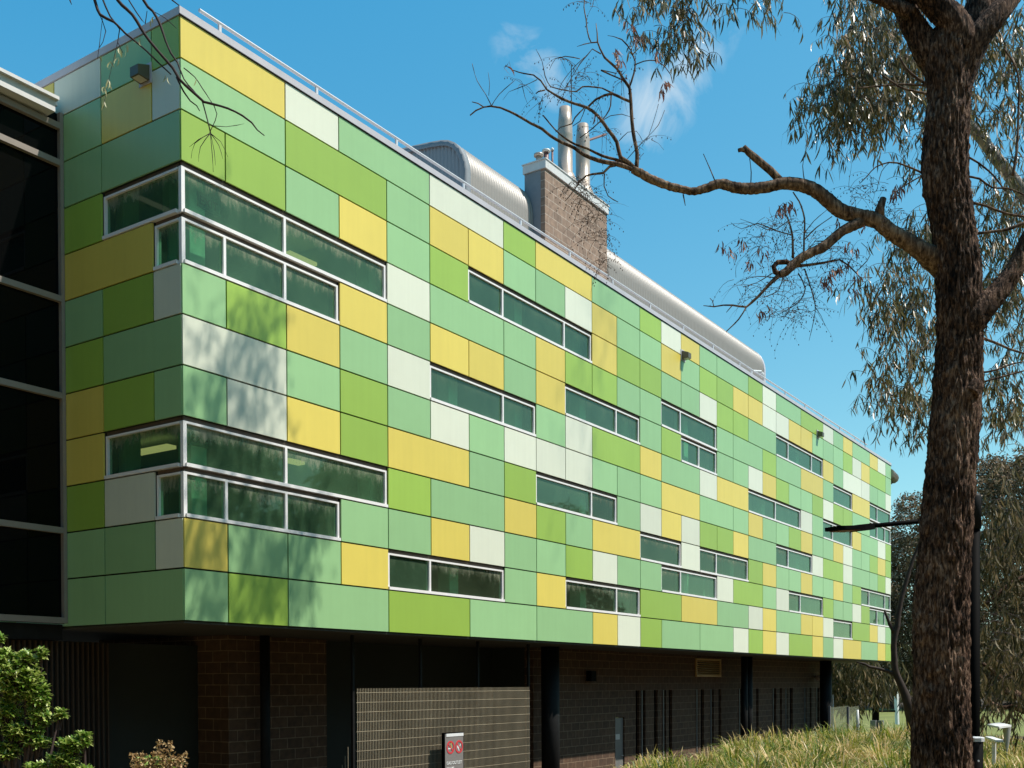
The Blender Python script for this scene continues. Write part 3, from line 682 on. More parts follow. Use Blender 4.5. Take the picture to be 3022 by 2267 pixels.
# ------------------------------------------------------------------ terrain
def sstep(a,b,x): t=min(1,max(0,(x-a)/(b-a))); return t*t*(3-2*t)
def hgt(x,y):
    p=(1-sstep(-5.0,-1.4,y))*(1-sstep(24,38,x))
    return 1.4*p
gxs=[-400,-150,-60,-30]+[-24+i*1.0 for i in range(70)]+[50,60,80,110,160,260,500,1200,2500]
gys=[-2500,-800,-300,-120,-60,-30]+[-24+i*1.0 for i in range(34)]+[14,20,40,80,160,400,1200,2500]
mb=MB(); nx_=len(gxs)
for y in gys:
    for x in gxs: mb.v.append((x,y,hgt(x,y)+(.04*noise.noise(Vector((x*.3,y*.3,0))) if (y<-6 and x<22) else 0)-.0))
for j in range(len(gys)-1):
    for i in range(nx_-1): mb.face([j*nx_+i,j*nx_+i+1,(j+1)*nx_+i+1,(j+1)*nx_+i])
tag(mb.build('ground',M['soil'],None,True),kind='structure')
mb=MB(); mb.box((39.5,-60,-.02),(114,60,.006)); mb.v=[(x,y,z+.02) for x,y,z in mb.v]; tag(mb.build('lawn',M['lawn']),kind='structure')
mb=MB(); nx2=0
for j in range(24):
    for i in range(30): x=-59.4+i*2; y=-42+j*2.0; mb.v.append((x-1.5,y,hgt(x,y)+.05))
for j in range(23):
    for i in range(29): mb.face([j*30+i,j*30+i+1,(j+1)*30+i+1,(j+1)*30+i])
tag(mb.build('bounce_ground',plain('warm_bounce_surface',(.40,.33,.17),.9,noise_amt=.1,scale=1.5),None,True),kind='structure')  # unseen pale ground, added to bounce warm light onto the short wall
mb=MB(); q=[(on_z(2935,2262,1.46)),(on_z(3100,2262,1.46))]
P0=on_z(2930,2290,1.46); P1=on_z(2990,2243,1.46); P2=on_z(3250,2243,1.46); P3=on_z(3250,2290,1.46)
mb.prism([P0,P3,P2,P1],(0,0,-.15)); tag(mb.build('path',M['paving']),kind='structure')

# ------------------------------------------------------------------ leaves and twigs
def leaf(mb,p,d,L,w,curve=.25,roll=None):
    """narrow curved hanging leaf, two quads + tip"""
    d=d.normalized(); s=d.cross(Vector((U(-1,1),U(-1,1),U(-.3,.3)))).normalized(); n=s.cross(d)
    c=U(-curve,curve)*L
    b=len(mb.v)
    for t,ww in ((0,.15),(.33,1),(.7,.8)):
        q=p+d*(L*t)+n*(c*t*t)+s*(c*.5*math.sin(t*3)); mb.v.append(tuple(q-s*w*.5*ww)); mb.v.append(tuple(q+s*w*.5*ww))
    mb.v.append(tuple(p+d*L+n*c))
    mb.cr=rnd()
    mb.face([b,b+1,b+3,b+2]); mb.face([b+2,b+3,b+5,b+4]); mb.face([b+4,b+5,b+6])
def droop_twig(tw,lf,p,d,L,nl,ll=.11,lw=.016,r=.0035,gravity=.9,deadlf=None):
    """a twig that starts along d then droops, leaves along its outer part"""
    pts=[Vector(p)]; d=Vector(d).normalized(); k=6
    for i in range(k):
        d=(d+Vector((U(-.25,.25),U(-.25,.25),-gravity*.28))).normalized(); pts.append(pts[-1]+d*(L/k))
    tw.tube(pts,[r*(1-.75*i/k) for i in range(k+1)],4,False)
    for i in range(nl):
        t=U(.15,1)*k; j=min(k-1,int(t)); q=pts[j].lerp(pts[j+1],t-j)
        dd=Vector((U(-.55,.55),U(-.55,.55),-1))
        leaf(lf,q,dd,ll*U(.6,1.25),lw*U(.7,1.2))
    return pts
tw=MB(); lf=MB(); dl=MB(); nuts=MB()
def cluster(u0,v0,u1,v1,D,n,nl=9,ll=.11,lw=.017,Dj=.5,shape=True,L=.45,target=None):
    """foliage hanging through an ellipse of the crown, about D metres from the viewer"""
    n=max(1,int(n*((1.25 if u1<2740 and v0<300 else .85) if D<14 else .9))); ll*=1.28; lw*=.98
    k=max(2,n//9); cs=[]
    while len(cs)<k:
        a,b=U(-1,1),U(-1,1)
        if a*a+b*b<1: cs.append((a,b,U(-Dj,Dj)))
    su=34/max(30,(u1-u0)/2); sv=38/max(30,(v1-v0)/2)
    for i in range(n):
        a,b,dd=cs[i%k]; a+=random.gauss(0,su); b+=random.gauss(0,sv)
        u=(u0+u1)/2+a*(u1-u0)/2; v=(v0+v1)/2+b*(v1-v0)/2-30
        p=at(u,v,D+dd+U(-.15,.15))
        droop_twig(tw,target or lf,p,(U(-1,1),U(-1,1),U(-.2,.7)),L*U(.5,1.1),nl,ll,lw)

# ------------------------------------------------------------------ main gum tree
D0=9.5
def dis_bark(amp,fs=1.0):
    def f(p,d,r):
        q=p+d*r
        a=noise.noise(Vector((q.x*33*fs,q.y*33*fs,q.z*5.5*fs)))
        b=noise.noise(Vector((q.x*60*fs,q.y*60*fs,q.z*9*fs+7)))
        c=noise.noise(Vector((q.x*3,q.y*3,q.z*1.6)))
        e=noise.noise(Vector((q.x*95*fs,q.y*95*fs,q.z*16*fs+3)))
        return amp*((1-abs(a)*2.9)*1.0+b*.9+e*.5)+c*r*.09
    return f
tr=MB(); br=MB()
def px_path(lst,D=D0):
    """(u,v,half width px[,depth offset]) -> (point, radius)"""
    o=[]
    for t in lst:
        d=D+(t[3] if len(t)>3 else 0); o.append((at(t[0],t[1],d),t[2]*d/FPX))
    return o
trunk=[(2778,2700,97),(2778,2400,93),(2778,2267,87),(2777,2000,82),(2777,1900,80),(2782,1700,78),(2792,1550,77),(2801,1450,75),(2814,1300,72),(2822,1200,70),(2828,1100,69),(2832,1020,67),(2829,912,66),(2824,767,65),(2810,658,64),(2793,550,66),(2789,470,66),(2795,362,67),(2802,289,65),(2800,217,71),(2803,163,78),(2808,125,75),(2815,90,55)]
def add_branch(mb,lst,D=D0,n=24,step=.03,amp=.004,fs=1.3):
    P,R=catmull(px_path(lst,D),step); mb.tube(P,R,n,True,dis_bark(amp,fs))
P,R=catmull(px_path(trunk),.013); R=[r-.020 for r in R]; tr.tube(P,R,180,True,dis_bark(.017))
add_branch(tr,[(2795,290,22,.03),(2778,225,40,.02),(2746,160,43),(2709,100,35),(2686,60,31),(2668,10,27),(2660,-60,26)],D0+.05,60,.015,.007,1)
add_branch(tr,[(2815,260,24,.14),(2828,190,46,.1),(2830,120,48,.03),(2816,72,42),(2778,28,37),(2738,-10,33),(2690,-60,31)],D0-.12,60,.015,.007,1)
add_branch(tr,[(2825,260,24,0),(2842,190,44,-.02),(2862,130,50,0),(2880,80,46),(2892,35,46),(2905,-15,42),(2915,-80,40)],D0+.1,60,.015,.007,1)
add_branch(tr,[(2835,300,22,.08),(2850,205,36,.02),(2875,130,38,-.03),(2915,75,35,-.05),(2948,35,32,-.05),(2978,0,29,0),(3015,-50,27,0)],D0-.06,50,.02,.004,1)
add_branch(tr,[(2690,40,22),(2640,16,17),(2590,-5,14),(2540,-25,13)],D0-.05,30,.02,.004,1)
# right limb low
add_branch(tr,[(2815,1060,26,.12),(2838,1000,42,.08),(2868,950,42,.02),(2905,905,36),(2940,870,31),(2975,825,28),(3008,770,25),(3040,700,24),(3100,600,22)],D0-.1,60,.018,.007,1)
# burl
add_branch(tr,[(2862,1160,26),(2878,1135,24),(2886,1122,14)],D0-.15,30,.012,.006,1.4)
# big left limb A
limbA=[(2800,800,42,.12),(2754,766,34,.05),(2720,742,27),(2686,718,24),(2627,684,21.5),(2587,652,21),(2523,636,20.5),(2478,620,20.5),(2446,594,19.5),(2410,565,18),(2365,547,17),(2311,541,16.5),(2270,551,15),(2220,557,14.5),(2175,555,14),(2125,543,13),(2089,554,12),(2049,565,10.5),(2008,558,10),(1967,547,10.5),(1922,529,11.5),(1890,511,11.5),(1866,500,10)]
add_branch(br,limbA,D0,44,.016,.0045,1.2)
def z1(l,s=.36167,ox=1350,oy=0): return [(ox+a*s,oy+b*s,r)+tuple(rest) for a,b,r,*rest in l]
def z2(l): return z1(l,.45208,1800,400)
def thin(lst,D=D0,n=8,mb=None): add_branch(mb or br,lst,D,n,.05,.0012,2)
thin([(1885,508,8)]+z1([(1400,1370,7),(1300,1340,6.5),(1150,1310,6),(1030,1262,5.5),(950,1205,5),(850,1162,4.6),(760,1110,4.2),(690,1052,4.2),(600,1008,3.8),(520,960,3.6),(430,913,3.2),(350,880,2.8),(270,867,2.5),(215,875,2.2),(150,903,2),(103,942,1.6)]))
thin(z1([(215,875,2),(170,845,1.6),(118,832,1.2)])); thin(z1([(278,865,1.2),(230,770,1),(160,660,.8),(120,520,.5)])); thin(z1([(278,865,1.2),(340,770,.9),(470,655,.6)])); thin(z1([(255,780,.8),(262,690,.7),(250,590,.4)]))
thin([(1880,505,8)]+z1([(1380,1335,5,.05),(1280,1300,4.2,.1),(1180,1272,3.8,.1),(1060,1213,3.4,.1),(960,1178,3,.1),(880,1130,2.6,.1),(800,1062,2.2,.1),(700,943,1.5,.1)]))
thin(z1([(1455,1385,7),(1400,1330,6.2),(1330,1285,6),(1300,1160,5.4),(1230,1060,5),(1150,950,4.6),(1060,880,4.2),(950,845,3.6),(850,805,4),(790,770,3),(730,732,2.6),(680,660,2.2),(620,612,1.8),(540,600,1.5),(450,572,1.2),(390,535,.8)]))
thin(z1([(715,735,1.8),(660,748,1.6),(640,765,1.2)])); thin(z1([(650,650,1.2),(590,680,1.1),(500,718,.9),(420,750,.7),(370,815,.5)])); thin(z1([(530,705,.9),(550,790,.7),(573,850,.4)]))
thin(z1([(1060,880,3),(1130,812,3),(1200,778,3.2),(1262,765,3.6),(1350,805,4),(1415,832,4)]))
thin(z1([(1460,1395,6.5),(1466,1250,6),(1442,1130,5.6),(1425,1000,5.4),(1415,835,5),(1402,712,4.4),(1350,640,3.6),(1300,560,3.4),(1200,470,3),(1165,400,2.6),(1143,345,2.4),(1140,270,1.6),(1130,190,.8)]))
thin(z1([(1402,712,2.6),(1440,600,2.4),(1450,500,2),(1420,420,1.8),(1340,322,1.4),(1225,290,.8)])); thin(z1([(1450,528,1.6),(1520,500,1.6),(1620,495,1.5),(1690,540,1.3),(1740,610,1.2),(1757,680,.9)]))
thin(z1([(1143,345,2),(1092,350,2),(1060,255,1.8),(1050,160,1.6),(1032,60,1.4),(1042,-40,1.2)])); thin(z1([(1092,350,1.2),(1040,360,1),(975,380,.7)])); thin(z1([(1300,600,1),(1170,572,1.6)])); thin(z1([(1350,655,1.6),(1170,575,2.2)]))
thin(z1([(1170,440,1.8),(1100,400,1.4),(1060,450,1.3),(1000,520,1.2),(940,620,1),(880,720,.8)])); thin(z1([(1060,450,1.1),(960,540,1),(850,680,.8),(820,780,.6)])); thin(z1([(1000,480,1.1),(880,460,1),(800,480,.8),(750,570,.6)]))
thin(z1([(1262,760,2.4),(1180,720,2),(1020,708,1.9),(970,748,1.8),(830,728,1.6),(760,708,1.4),(715,620,1.2),(690,500,1),(640,402,.6)]))
thin(z1([(1255,770,2),(1250,860,1.8),(1210,945,1.6),(1100,1050,1.3),(1000,1125,1)])); thin(z1([(1030,885,1.8),(960,960,1.8),(935,1010,1.6),(840,1040,1.2),(800,1080,.8)])); thin(z1([(1040,890,1.2),(1000,990,1.1),(940,1030,.9)]))
thin(z1([(1290,1350,4),(1240,1360,3.5),(1190,1412,3.4),(1100,1422,3),(1050,1435,2.6),(1000,1480,2),(945,1560,1.4),(880,1640,.8)])); thin(z1([(1200,1420,1.8),(1196,1520,1.6),(1230,1600,1.3),(1312,1650,.9)]))
thin(z1([(1385,1300,1),(1480,1190,1),(1560,1110,.9),(1640,1020,.8),(1690,900,.6)])); thin(z1([(1560,1110,.7),(1610,960,.6),(1640,850,.4)])); thin(z1([(1580,1140,.8),(1640,1170,.6),(1685,1225,.4)])); thin(z1([(1160,1000,1),(1250,945,.9),(1340,932,.8),(1450,970,.5)])); thin(z1([(1320,1150,1.2),(1390,1080,1),(1460,1070,.9),(1510,1150,.6)]))
# stubs of limb A
thin(z2([(1115,300,11),(1050,232,11),(1000,190,10.5),(950,148,10),(905,110,9),(872,75,7)]),n=20); thin(z2([(890,100,6),(860,92,6),(838,98,5)]),n=12)
thin(z2([(1755,530,17),(1765,470,12),(1785,410,9)]),n=20)
thin(z2([(683,290,1.4),(650,210,1.2),(610,120,.7)])); thin(z2([(918,330,1.4),(922,240,1.2),(912,150,.9)])); thin(z2([(478,385,2),(492,458,.7)])); thin(z2([(1270,300,1.4),(1258,200,1),(1275,100,.5)]))
# lower curling limb C
C_=z2([(1640,560,17,.02),(1580,592,15),(1515,625,13.5),(1440,690,13.5),(1380,735,14),(1340,752,12),(1250,800,12),(1190,850,12),(1150,890,11),(1110,908,9.5)])
add_branch(br,C_,D0-.02,30,.015,.004,1.4)
thin(z2([(1112,905,8),(1078,890,7.5),(1068,855,7),(1095,828,7),(1150,825,7),(1190,840,6)]),n=16,mb=tr)
thin(z2([(1112,905,7),(1040,972,5),(970,1050,4),(925,1090,3.4),(890,1120,3),(800,1108,2.4),(740,1108,2),(680,1118,1.7),(610,1111,1)])); thin(z2([(890,1120,2.2),(840,1200,1.8),(760,1280,1.2)])); thin(z2([(678,1117,1.3),(670,1080,1),(652,1062,.7)])); thin(z2([(800,1108,1.4),(760,1155,.8)]))
thin(z2([(1195,855,5),(1300,845,4),(1400,830,3.2),(1500,812,2.6),(1560,850,2.2),(1610,900,1.8),(1650,950,1.4)]))
thin(z2([(1195,800,4),(1190,650,2.8),(1160,540,2.2),(1120,470,1.2)])); thin(z2([(1265,780,3),(1268,660,2.6),(1270,540,2.2),(1235,430,2),(1195,370,1.5)]))
for l in ([(1190,650,1.6),(1080,620,1.4),(960,575,1.1),(860,610,.8),(790,570,.5)],[(1160,560,1.2),(1060,620,1),(950,580,.8),(850,545,.6)],[(1268,680,1.8),(1350,600,1.6),(1450,530,1.2)],[(1268,640,1.4),(1330,560,1.1),(1400,500,.8),(1460,450,.5)],
    [(1270,870,2),(1300,960,1.7),(1330,1060,1.4),(1340,1150,1),(1300,1340,.5)],[(1230,900,2),(1275,1000,1.6),(1240,1080,1.2),(1170,1130,.8),(1080,1180,.5)],[(1340,1120,1),(1380,1180,.8),(1405,1245,.4)],[(1130,920,1.5),(1100,1010,1.1),(1000,1060,.8)],[(1090,930,1.3),(960,920,1),(850,950,.6)],
    [(1560,850,1.4),(1480,900,1.1),(1400,950,.8)],[(1610,890,1.2),(1700,780,1),(1640,700,.6)],[(1390,690,1.4),(1340,690,1.1),(1300,735,.8)],[(1060,900,1.4),(960,960,1),(870,990,.7)]):
    thin(z2(l))
# upper-right small branches beside trunk
def z3(l): return z1(l,.36167,2222,0)
def z4(l): return z1(l,.36167,2222,550)
for l in ([(1390,1415,3.2),(1290,1370,2.6),(1180,1330,2.2),(1110,1325,2),(1000,1365,1.6),(930,1440,1.2),(870,1500,.8)],[(1385,1430,2),(1230,1520,1.4),(1120,1600,.9)],[(1110,1330,1.1),(1050,1400,.9),(1010,1560,.6)],[(1440,700,5),(1340,640,4),(1250,560,3.4),(1200,470,2.6)],[(1440,770,3.8),(1300,740,3.2),(1200,710,2.8),(1050,610,2.2)],[(1440,700,3.6),(1230,690,2.6),(1060,700,2.2),(850,720,1.4)],
   [(1740,1275,3),(1840,1330,2.6),(1960,1430,2.4),(2060,1560,2)],[(1745,1440,3.4),(1850,1460,3),(1950,1530,2.6),(2090,1540,2.4),(2230,1600,2)],[(2120,1430,4.5),(2150,1250,3.6),(2165,950,3),(2160,600,2.6),(2050,400,2)]): thin(z3(l),D0+1.0)
for l in ([(1790,135,4),(1900,160,3.8),(2060,220,3.6),(2230,250,3.2)],[(1830,385,4.5),(1950,370,4.5),(2080,350,5),(2230,290,5)],[(1880,1240,4),(2010,1290,3.6),(2100,1330,3.2),(2230,1370,3)],[(1870,1520,3),(1980,1500,2.6),(2110,1450,2.4),(2230,1430,2)],[(1870,1600,3),(2010,1560,2.6),(2230,1500,2)]): thin(z4(l),D0+1.0)
# foliage of the main tree
cluster(2440,-60,2740,300,12.0,330,10,.125,.019,.7)
cluster(2395,230,2620,440,12.2,150,10,.125,.019,.6)
cluster(2370,285,2480,330,12.2,14,7)
cluster(2600,200,2760,430,12.6,90,9,.12,.018)
cluster(2690,350,2750,560,12.4,34,8)
cluster(2860,-40,3060,360,12.4,210,9,.125,.019,.8)
cluster(2860,200,2930,380,12.2,30,8)
cluster(2960,300,3040,560,12,40,8)
cluster(2860,560,3040,900,12.8,230,10,.12,.018,.8)
cluster(2900,850,3040,1100,12.6,80,9)
cluster(2640,620,2780,1000,12.6,150,9,.12,.018,.7)
cluster(2545,830,2700,1000,11.8,70,9,.12,.018)
cluster(2590,960,2660,1040,11.8,26,9)
cluster(2720,930,2790,1040,12,30,9)
cluster(2590,1060,2780,1260,12.0,120,9,.12,.018,.7)
cluster(2700,1180,2790,1300,12.0,26,9)
cluster(2880,1080,3050,1260,12.6,110,9,.12,.018)
cluster(2940,1230,3040,1330,12.8,34,9)
cluster(1870,-60,2060,40,10.5,46,10,.115,.017,.3,L=.35)
cluster(1880,10,1940,130,10.5,14,9,.115,.017,.2,L=.3)
cluster(1960,40,2020,180,10.5,22,10,.115,.017,.2,L=.3)
cluster(2010,120,2050,200,10.5,8,9,.11,.017,.2,L=.3)
cluster(2215,-30,2290,40,11,20,9)
# dead leaves and gum nuts on the bare limb
def dead(u,v,n,D=D0,sp=14):
    for i in range(n): leaf(dl,at(u+U(-sp,sp),v+U(-sp,sp),D+U(-.1,.1)),Vector((U(-.5,.5),U(-.5,.5),-1)),U(.06,.10),.014,.6)
for a,b,n in ((1290,440,16),(1320,520,12),(1380,210,8),(1410,230,6),(1640,460,8),(1700,700,14),(1680,760,8),(1460,330,7),(1370,620,5),(1140,960,6),(400,540,5),(1500,330,6)):
    x=z1([(a,b,0)])[0]; dead(x[0],x[1]-8,n,D0,9)
for a,b,n in ((1110,500,16),(1150,480,14),(1180,470,8),(860,700,8),(790,770,10),(735,730,8),(930,850,12),(1000,770,10),(870,740,5),(1440,910,16),(1480,880,16),(1430,980,14),(1560,740,10),(1600,780,10),(1620,930,10),(1590,1040,8),(1390,960,8),(970,1180,12),(1550,860,8),(1880,360,22),(1850,390,16),(1480,570,5),(1640,620,5),(1030,1150,4)):
    x=z2([(a,b,0)])[0]; dead(x[0],x[1]-10,n,D0,13)
# fine hanging twiglets and gum nuts
def fringe(u,v,n,su,sv,D=D0,L=.3,nut=True):
    for i in range(n):
        p=at(u+U(-su,su),v+U(-sv,sv),D+U(-.15,.15))
        pts=droop_twig(br,dl,p,(U(-1,1),U(-1,1),U(-.4,.8)),L*U(.6,1.3),0,r=.0022,gravity=.8)
        if nut and rnd()<.6:
            for q in pts[3:]:
                c=q+Vector((U(-.012,.012),U(-.012,.012),U(-.02,0))); nuts.tube([c,c-Vector((0,0,.011))],[.0045,.003],5)
for a,b,n,sa,sb in ((960,660,20,35,40),(1100,600,26,45,35),(1250,650,24,45,45),(1000,780,16,40,30),(1300,760,16,30,25),(1200,950,26,45,25),(1280,1100,26,40,40),(1180,1150,14,25,15),(980,1020,20,25,25),(1100,1160,10,15,15),(1500,740,20,45,25),(1480,850,18,45,30),(1600,380,14,20,15),(1750,320,14,35,25),(850,960,8,30,20),(1850,500,14,35,30)):
    x=z2([(a,b,0)])[0]; fringe(x[0],x[1],n,sa*.9,sb*.9)
for a,b,n,sa,sb in ((1000,1500,30,90,45),(1050,1620,30,80,60),(1120,1760,28,50,70),(1160,1950,22,45,60),(1200,2150,18,50,50),(850,480,8,30,10),(1000,620,16,60,40),(880,720,12,30,25),(1140,850,8,15,30),(700,800,10,60,30),(1500,1200,6,25,60),(520,690,5,20,10),(1480,300,10,25,30),(1080,30,10,30,25),(1380,640,8,50,40),(1180,1080,10,50,60)):
    x=z1([(a,b,0)])[0]; fringe(x[0],x[1],n,sa*.36,sb*.36,D0+.02,.24)
# high crown over the path of the sun (above the picture): shades trunk and wall
up0_=at(2915,-80,D0+.1)
P,R=catmull([(up0_,.13),(Vector((.9,-10,12.5)),.12),(Vector((2.4,-9.6,16)),.10),(Vector((4.2,-9.2,19)),.07),(Vector((5.4,-9.0,22)),.03)],.15); tr.tube(P,R,16,True)
P,R=catmull([(Vector((.9,-10,12.5)),.09),(Vector((2.2,-8.6,14.5)),.07),(Vector((3.4,-6.9,16.5)),.05),(Vector((4.0,-6.4,19)),.02)],.15); tr.tube(P,R,12,True)
P,R=catmull([(Vector((.9,-10,12.5)),.09),(Vector((1.6,-12,14)),.07),(Vector((2.2,-14,15.5)),.04)],.15); tr.tube(P,R,12,True)
def crown_world(c,rad,n,nl=9,ll=.14,lw=.022,lfm=None,twm=None,L=.6):
    for i in range(n):
        while True:
            v=Vector((U(-1,1),U(-1,1),U(-1,1)))
            if v.length<1: break
        droop_twig(twm or tw,lfm or lf,Vector(c)+Vector((v.x*rad[0],v.y*rad[1],v.z*rad[2])),(U(-1,1),U(-1,1),U(-.2,.6)),L*U(.6,1.1),nl,ll,lw)
S=Vector((.48,-1,1.64))
def sunward(p,t): return Vector(p)+S*t
# wall shadow around x .2..2.6, z 4..9.5
for (x,z,rx,rz,n) in ((.35,9.3,.35,.3,12),(1.35,8.0,.5,.7,50),(1.1,7.2,.35,.5,30),(.4,7.3,.35,.5,26),(.5,6.8,.35,.35,16),(1.6,6.9,.2,.5,14),(.4,5.0,.35,.4,34),(1.5,5.1,.6,.35,50),(2.2,4.7,.5,.6,60),(1.0,4.3,.9,.3,60),(.3,4.2,.4,.3,20),(2.4,5.3,.3,.25,14),(.8,5.9,.8,.2,8)):
    c=sunward((x,0,z),6.4); crown_world((c.x,c.y,c.z+.15),(rx,.5,rz),int(n*2.3),9,.14,.024)
for (x,z,n) in ((12.0,11.4,30),(11.2,8.2,10),(11.3,10.0,14),(10.2,6.6,6),(10.3,9.0,6)):
    c=sunward((x,0,z),15); crown_world((c.x,c.y,c.z),(.8,.6,.6),n,8,.16,.025)
# dapple on trunk
for t,z,n in ((3.2,2.0,5),(3.4,4.2,4),(3.3,6.2,6),(3.6,8,6),(2.8,9.6,4),(3.2,3.2,3)):
    c=sunward((.05,-10,z),t); crown_world(c,(.5,.5,.5),n,9,.13,.02)
gum=thing('gum_tree',(at(2778,2400,D0).x,at(2778,2400,D0).y,1.4),'big rough-barked gum tree at the right edge with a long bare limb reaching left','tree')
tr.build('trunk',M['bark'],gum,True); br.build('branches',M['bark2'],gum,True)
tw.build('twigs',M['twig'],gum); lf.build('crown',M['leaf'],gum); dl.build('dead_leaves',M['deadleaf'],gum); nuts.build('gum_nuts',M['twig'],gum)
# pale limb of a tree behind
pt=thing('pale_gum',(at(3200,2200,15).x,at(3200,2200,15).y,1.4),'smooth pale-barked gum limb slanting behind the big trunk at upper right','tree')
mb=MB(); add_branch(mb,[(3330,2400,70),(3300,1600,50),(3230,1000,34),(3130,700,24),(3022,570,19),(2974,510,17),(2930,455,16),(2890,400,15),(2860,365,12),(2800,250,10),(2720,200,7),(2640,140,4)],13.2,16,.06,.003,1); mb.build('trunk',M['palebark'],pt,True)
tw=MB(); lf=MB(); cluster(3060,-100,3300,700,13,120,8); cluster(2560,60,2760,300,13.2,60,8); lf.build('crown',M['leaf'],pt); tw.build('twigs',M['twig'],pt)

# ------------------------------------------------------------------ overhanging twigs top left (tree stands left of the picture)
D1=6.5
def zt(l): return [(a*.5425,b*.5425,r) for a,b,r in l]
ob=MB(); otw=MB(); olf=MB()
for l in ([(560,-260,7),(600,-120,6),(640,0,5),(720,80,4.6),(790,190,4.2),(870,290,4),(940,370,4),(975,430,4),(1010,465,4),(1060,510,4),(1110,555,3.6),(1160,567,3.4),(1240,590,3),(1320,630,2.6),(1370,668,2.4),(1400,708,1.8),(1438,738,1.2)],
 [(740,-200,5),(780,0,4),(830,60,3.8),(870,130,3.5),(900,220,3),(930,290,2.8),(965,340,2.4),(1000,430,2),(1050,490,1.8),(1090,540,1.5)],
 [(430,-250,6),(515,0,4.4),(545,80,4.2),(620,120,3.4),(680,180,3),(730,220,2.6),(800,280,2.4),(860,340,2.2),(930,405,2)],
 [(960,420,2.6),(1000,500,2.4),(1035,550,2),(1070,575,1.6),(1085,603,1.4)],
 [(1000,370,1.6),(1060,420,1.4),(1100,480,1.4),(1140,540,1.2),(1180,620,1.1),(1140,722,1)],
 [(1100,550,2),(1120,620,1.8),(1135,680,1.6),(1145,722,1.8)],
 [(560,0,2.4),(600,90,2.2),(650,160,1.6),(640,230,1),(670,290,.8)],[(700,0,1.6),(790,130,1.2),(800,60,.9)],[(935,0,2),(975,30,1)],[(380,0,2),(390,25,.8)],
 [(545,85,1.2),(575,170,1),(560,230,.8),(540,260,.6)],[(1130,680,1),(1230,690,.8),(1330,673,.5)],[(830,60,1),(900,100,.9),(960,155,.6)],
 [(640,230,.8),(600,400,.6),(560,590,.4)],[(560,80,.8),(540,250,.7),(530,320,.5)],[(1145,725,1),(1090,800,.8),(1080,880,.4)],[(1145,725,1),(1060,780,.8),(1040,862,.4)],[(1145,725,1),(1155,850,.8),(1160,935,.4)],[(1145,725,1),(1165,820,.8),(1172,900,.4)],[(1145,725,1),(1190,790,.8),(1212,865,.4)],[(1145,725,1),(1200,770,.8),(1240,855,.4)],[(1145,725,1),(1080,760,.8),(1030,800,.4)]):
    add_branch(ob,zt(l),D1,7,.04,.0008,3)
def olv(a,b,n,L=.05,sp=14):
    for i in range(n): leaf(olf,at(a*.5425+U(-sp,sp),b*.5425+U(-sp,sp)-10,D1+U(-.05,.05)),Vector((U(-.4,.4),U(-.4,.4),-1)),L*U(.7,1.2),.008,.5)
for a,b,n in ((590,460,7),(575,500,5),(640,320,3),(650,290,4),(610,350,3),(690,270,3),(900,430,3),(535,310,2),(565,560,2),(1075,440,1),(830,120,3),(760,230,3)): olv(a,b,n,.055,7)
lt=thing('overhanging_tree',(-12.5,-4.5,1.4),'nearly bare dark twigs hanging in from a tree at the top left','tree')
p0=at(560*.5425,-260*.5425,D1); p1=at(430*.5425,-250*.5425,D1); p2=at(740*.5425,-200*.5425,D1)
hub=(p0+p1+p2)/3+Vector((-1.2,.3,.9))
for p,r in ((p0,.016),(p1,.013),(p2,.011)):
    P,R=catmull([(hub,.03),((hub+p)/2+Vector((0,0,.15)),.024),(p,r)],.1); ob.tube(P,R,8)
P,R=catmull([(Vector((-12.5,-4.5,1.2)),.3),(Vector((-12.4,-4.6,5)),.24),(Vector((-12.0,-5.0,8)),.16),(Vector((-11.2,-5.6,9.4)),.09),(hub,.035)],.15); ob.tube(P,R,14)
ob.build('trunk',plain('dark_twig',(.03,.016,.016),.8),lt,True); olf.build('crown',ramp_mat('straw_leaf',[(0,(.30,.30,.12)),(1,(.55,.52,.28))],.5,.3),lt)

# ------------------------------------------------------------------ background trees
def bg_tree(name,base,h,spread,n,label,group,seed,low=.25,ll=.34,lw=.06,lean=(0,0),rt=.22,mat='farleaf'):
    random.seed(seed)
    t=thing(name,base,label,'tree',group); wood=MB(); lv=MB(); bz=base[2]
    top=Vector((base[0]+lean[0],base[1]+lean[1],bz+h*.75))
    P,R=catmull([(Vector(base)-Vector((0,0,.2)),rt),(Vector(base).lerp(top,.35)+Vector((U(-.3,.3),U(-.3,.3),0)),rt*.75),(Vector(base).lerp(top,.7)+Vector((U(-.4,.4),U(-.4,.4),0)),rt*.5),(top,rt*.2)],.5); wood.tube(P,R,8)
    nc=14
    for i in range(nc):
        z=bz+h*(low+(1-low)*((i+.5)/nc)); k=1-((i+.5)/nc)**2*.75; an=i*2.4+U(0,1); rr=spread*k*U(.35,.8)
        c=Vector((base[0]+lean[0]*(z-bz)/h+math.cos(an)*rr,base[1]+lean[1]*(z-bz)/h+math.sin(an)*rr,z))
        s=P[min(len(P)-1,int(len(P)*min(.95,(z-bz)/h*.85)))]
        Q,RR=catmull([(s,rt*.3),((s+c)/2+Vector((0,0,.4)),rt*.2),(c,rt*.06)],.5); wood.tube(Q,RR,5,False)
        cr_=spread*U(.34,.52)*(.6+.4*k)
        for j in range(int(n/nc)):
            while True:
                v=Vector((U(-1,1),U(-1,1),U(-1,1)))
                if .35<v.length<1: break
            p=c+Vector((v.x*cr_,v.y*cr_,v.z*cr_*.75))
            for q in range(5): leaf(lv,p+Vector((U(-.35,.35),U(-.35,.35),U(-.4,.2))),Vector((U(-1,1),U(-1,1),U(-1.3,.1))),ll*U(.6,1.2),lw*U(.7,1.3),.4)
    wood.build('trunk',M['bark'],t,True); lv.build('crown',M[mat],t)
    return t
G='trees beyond the lawn'
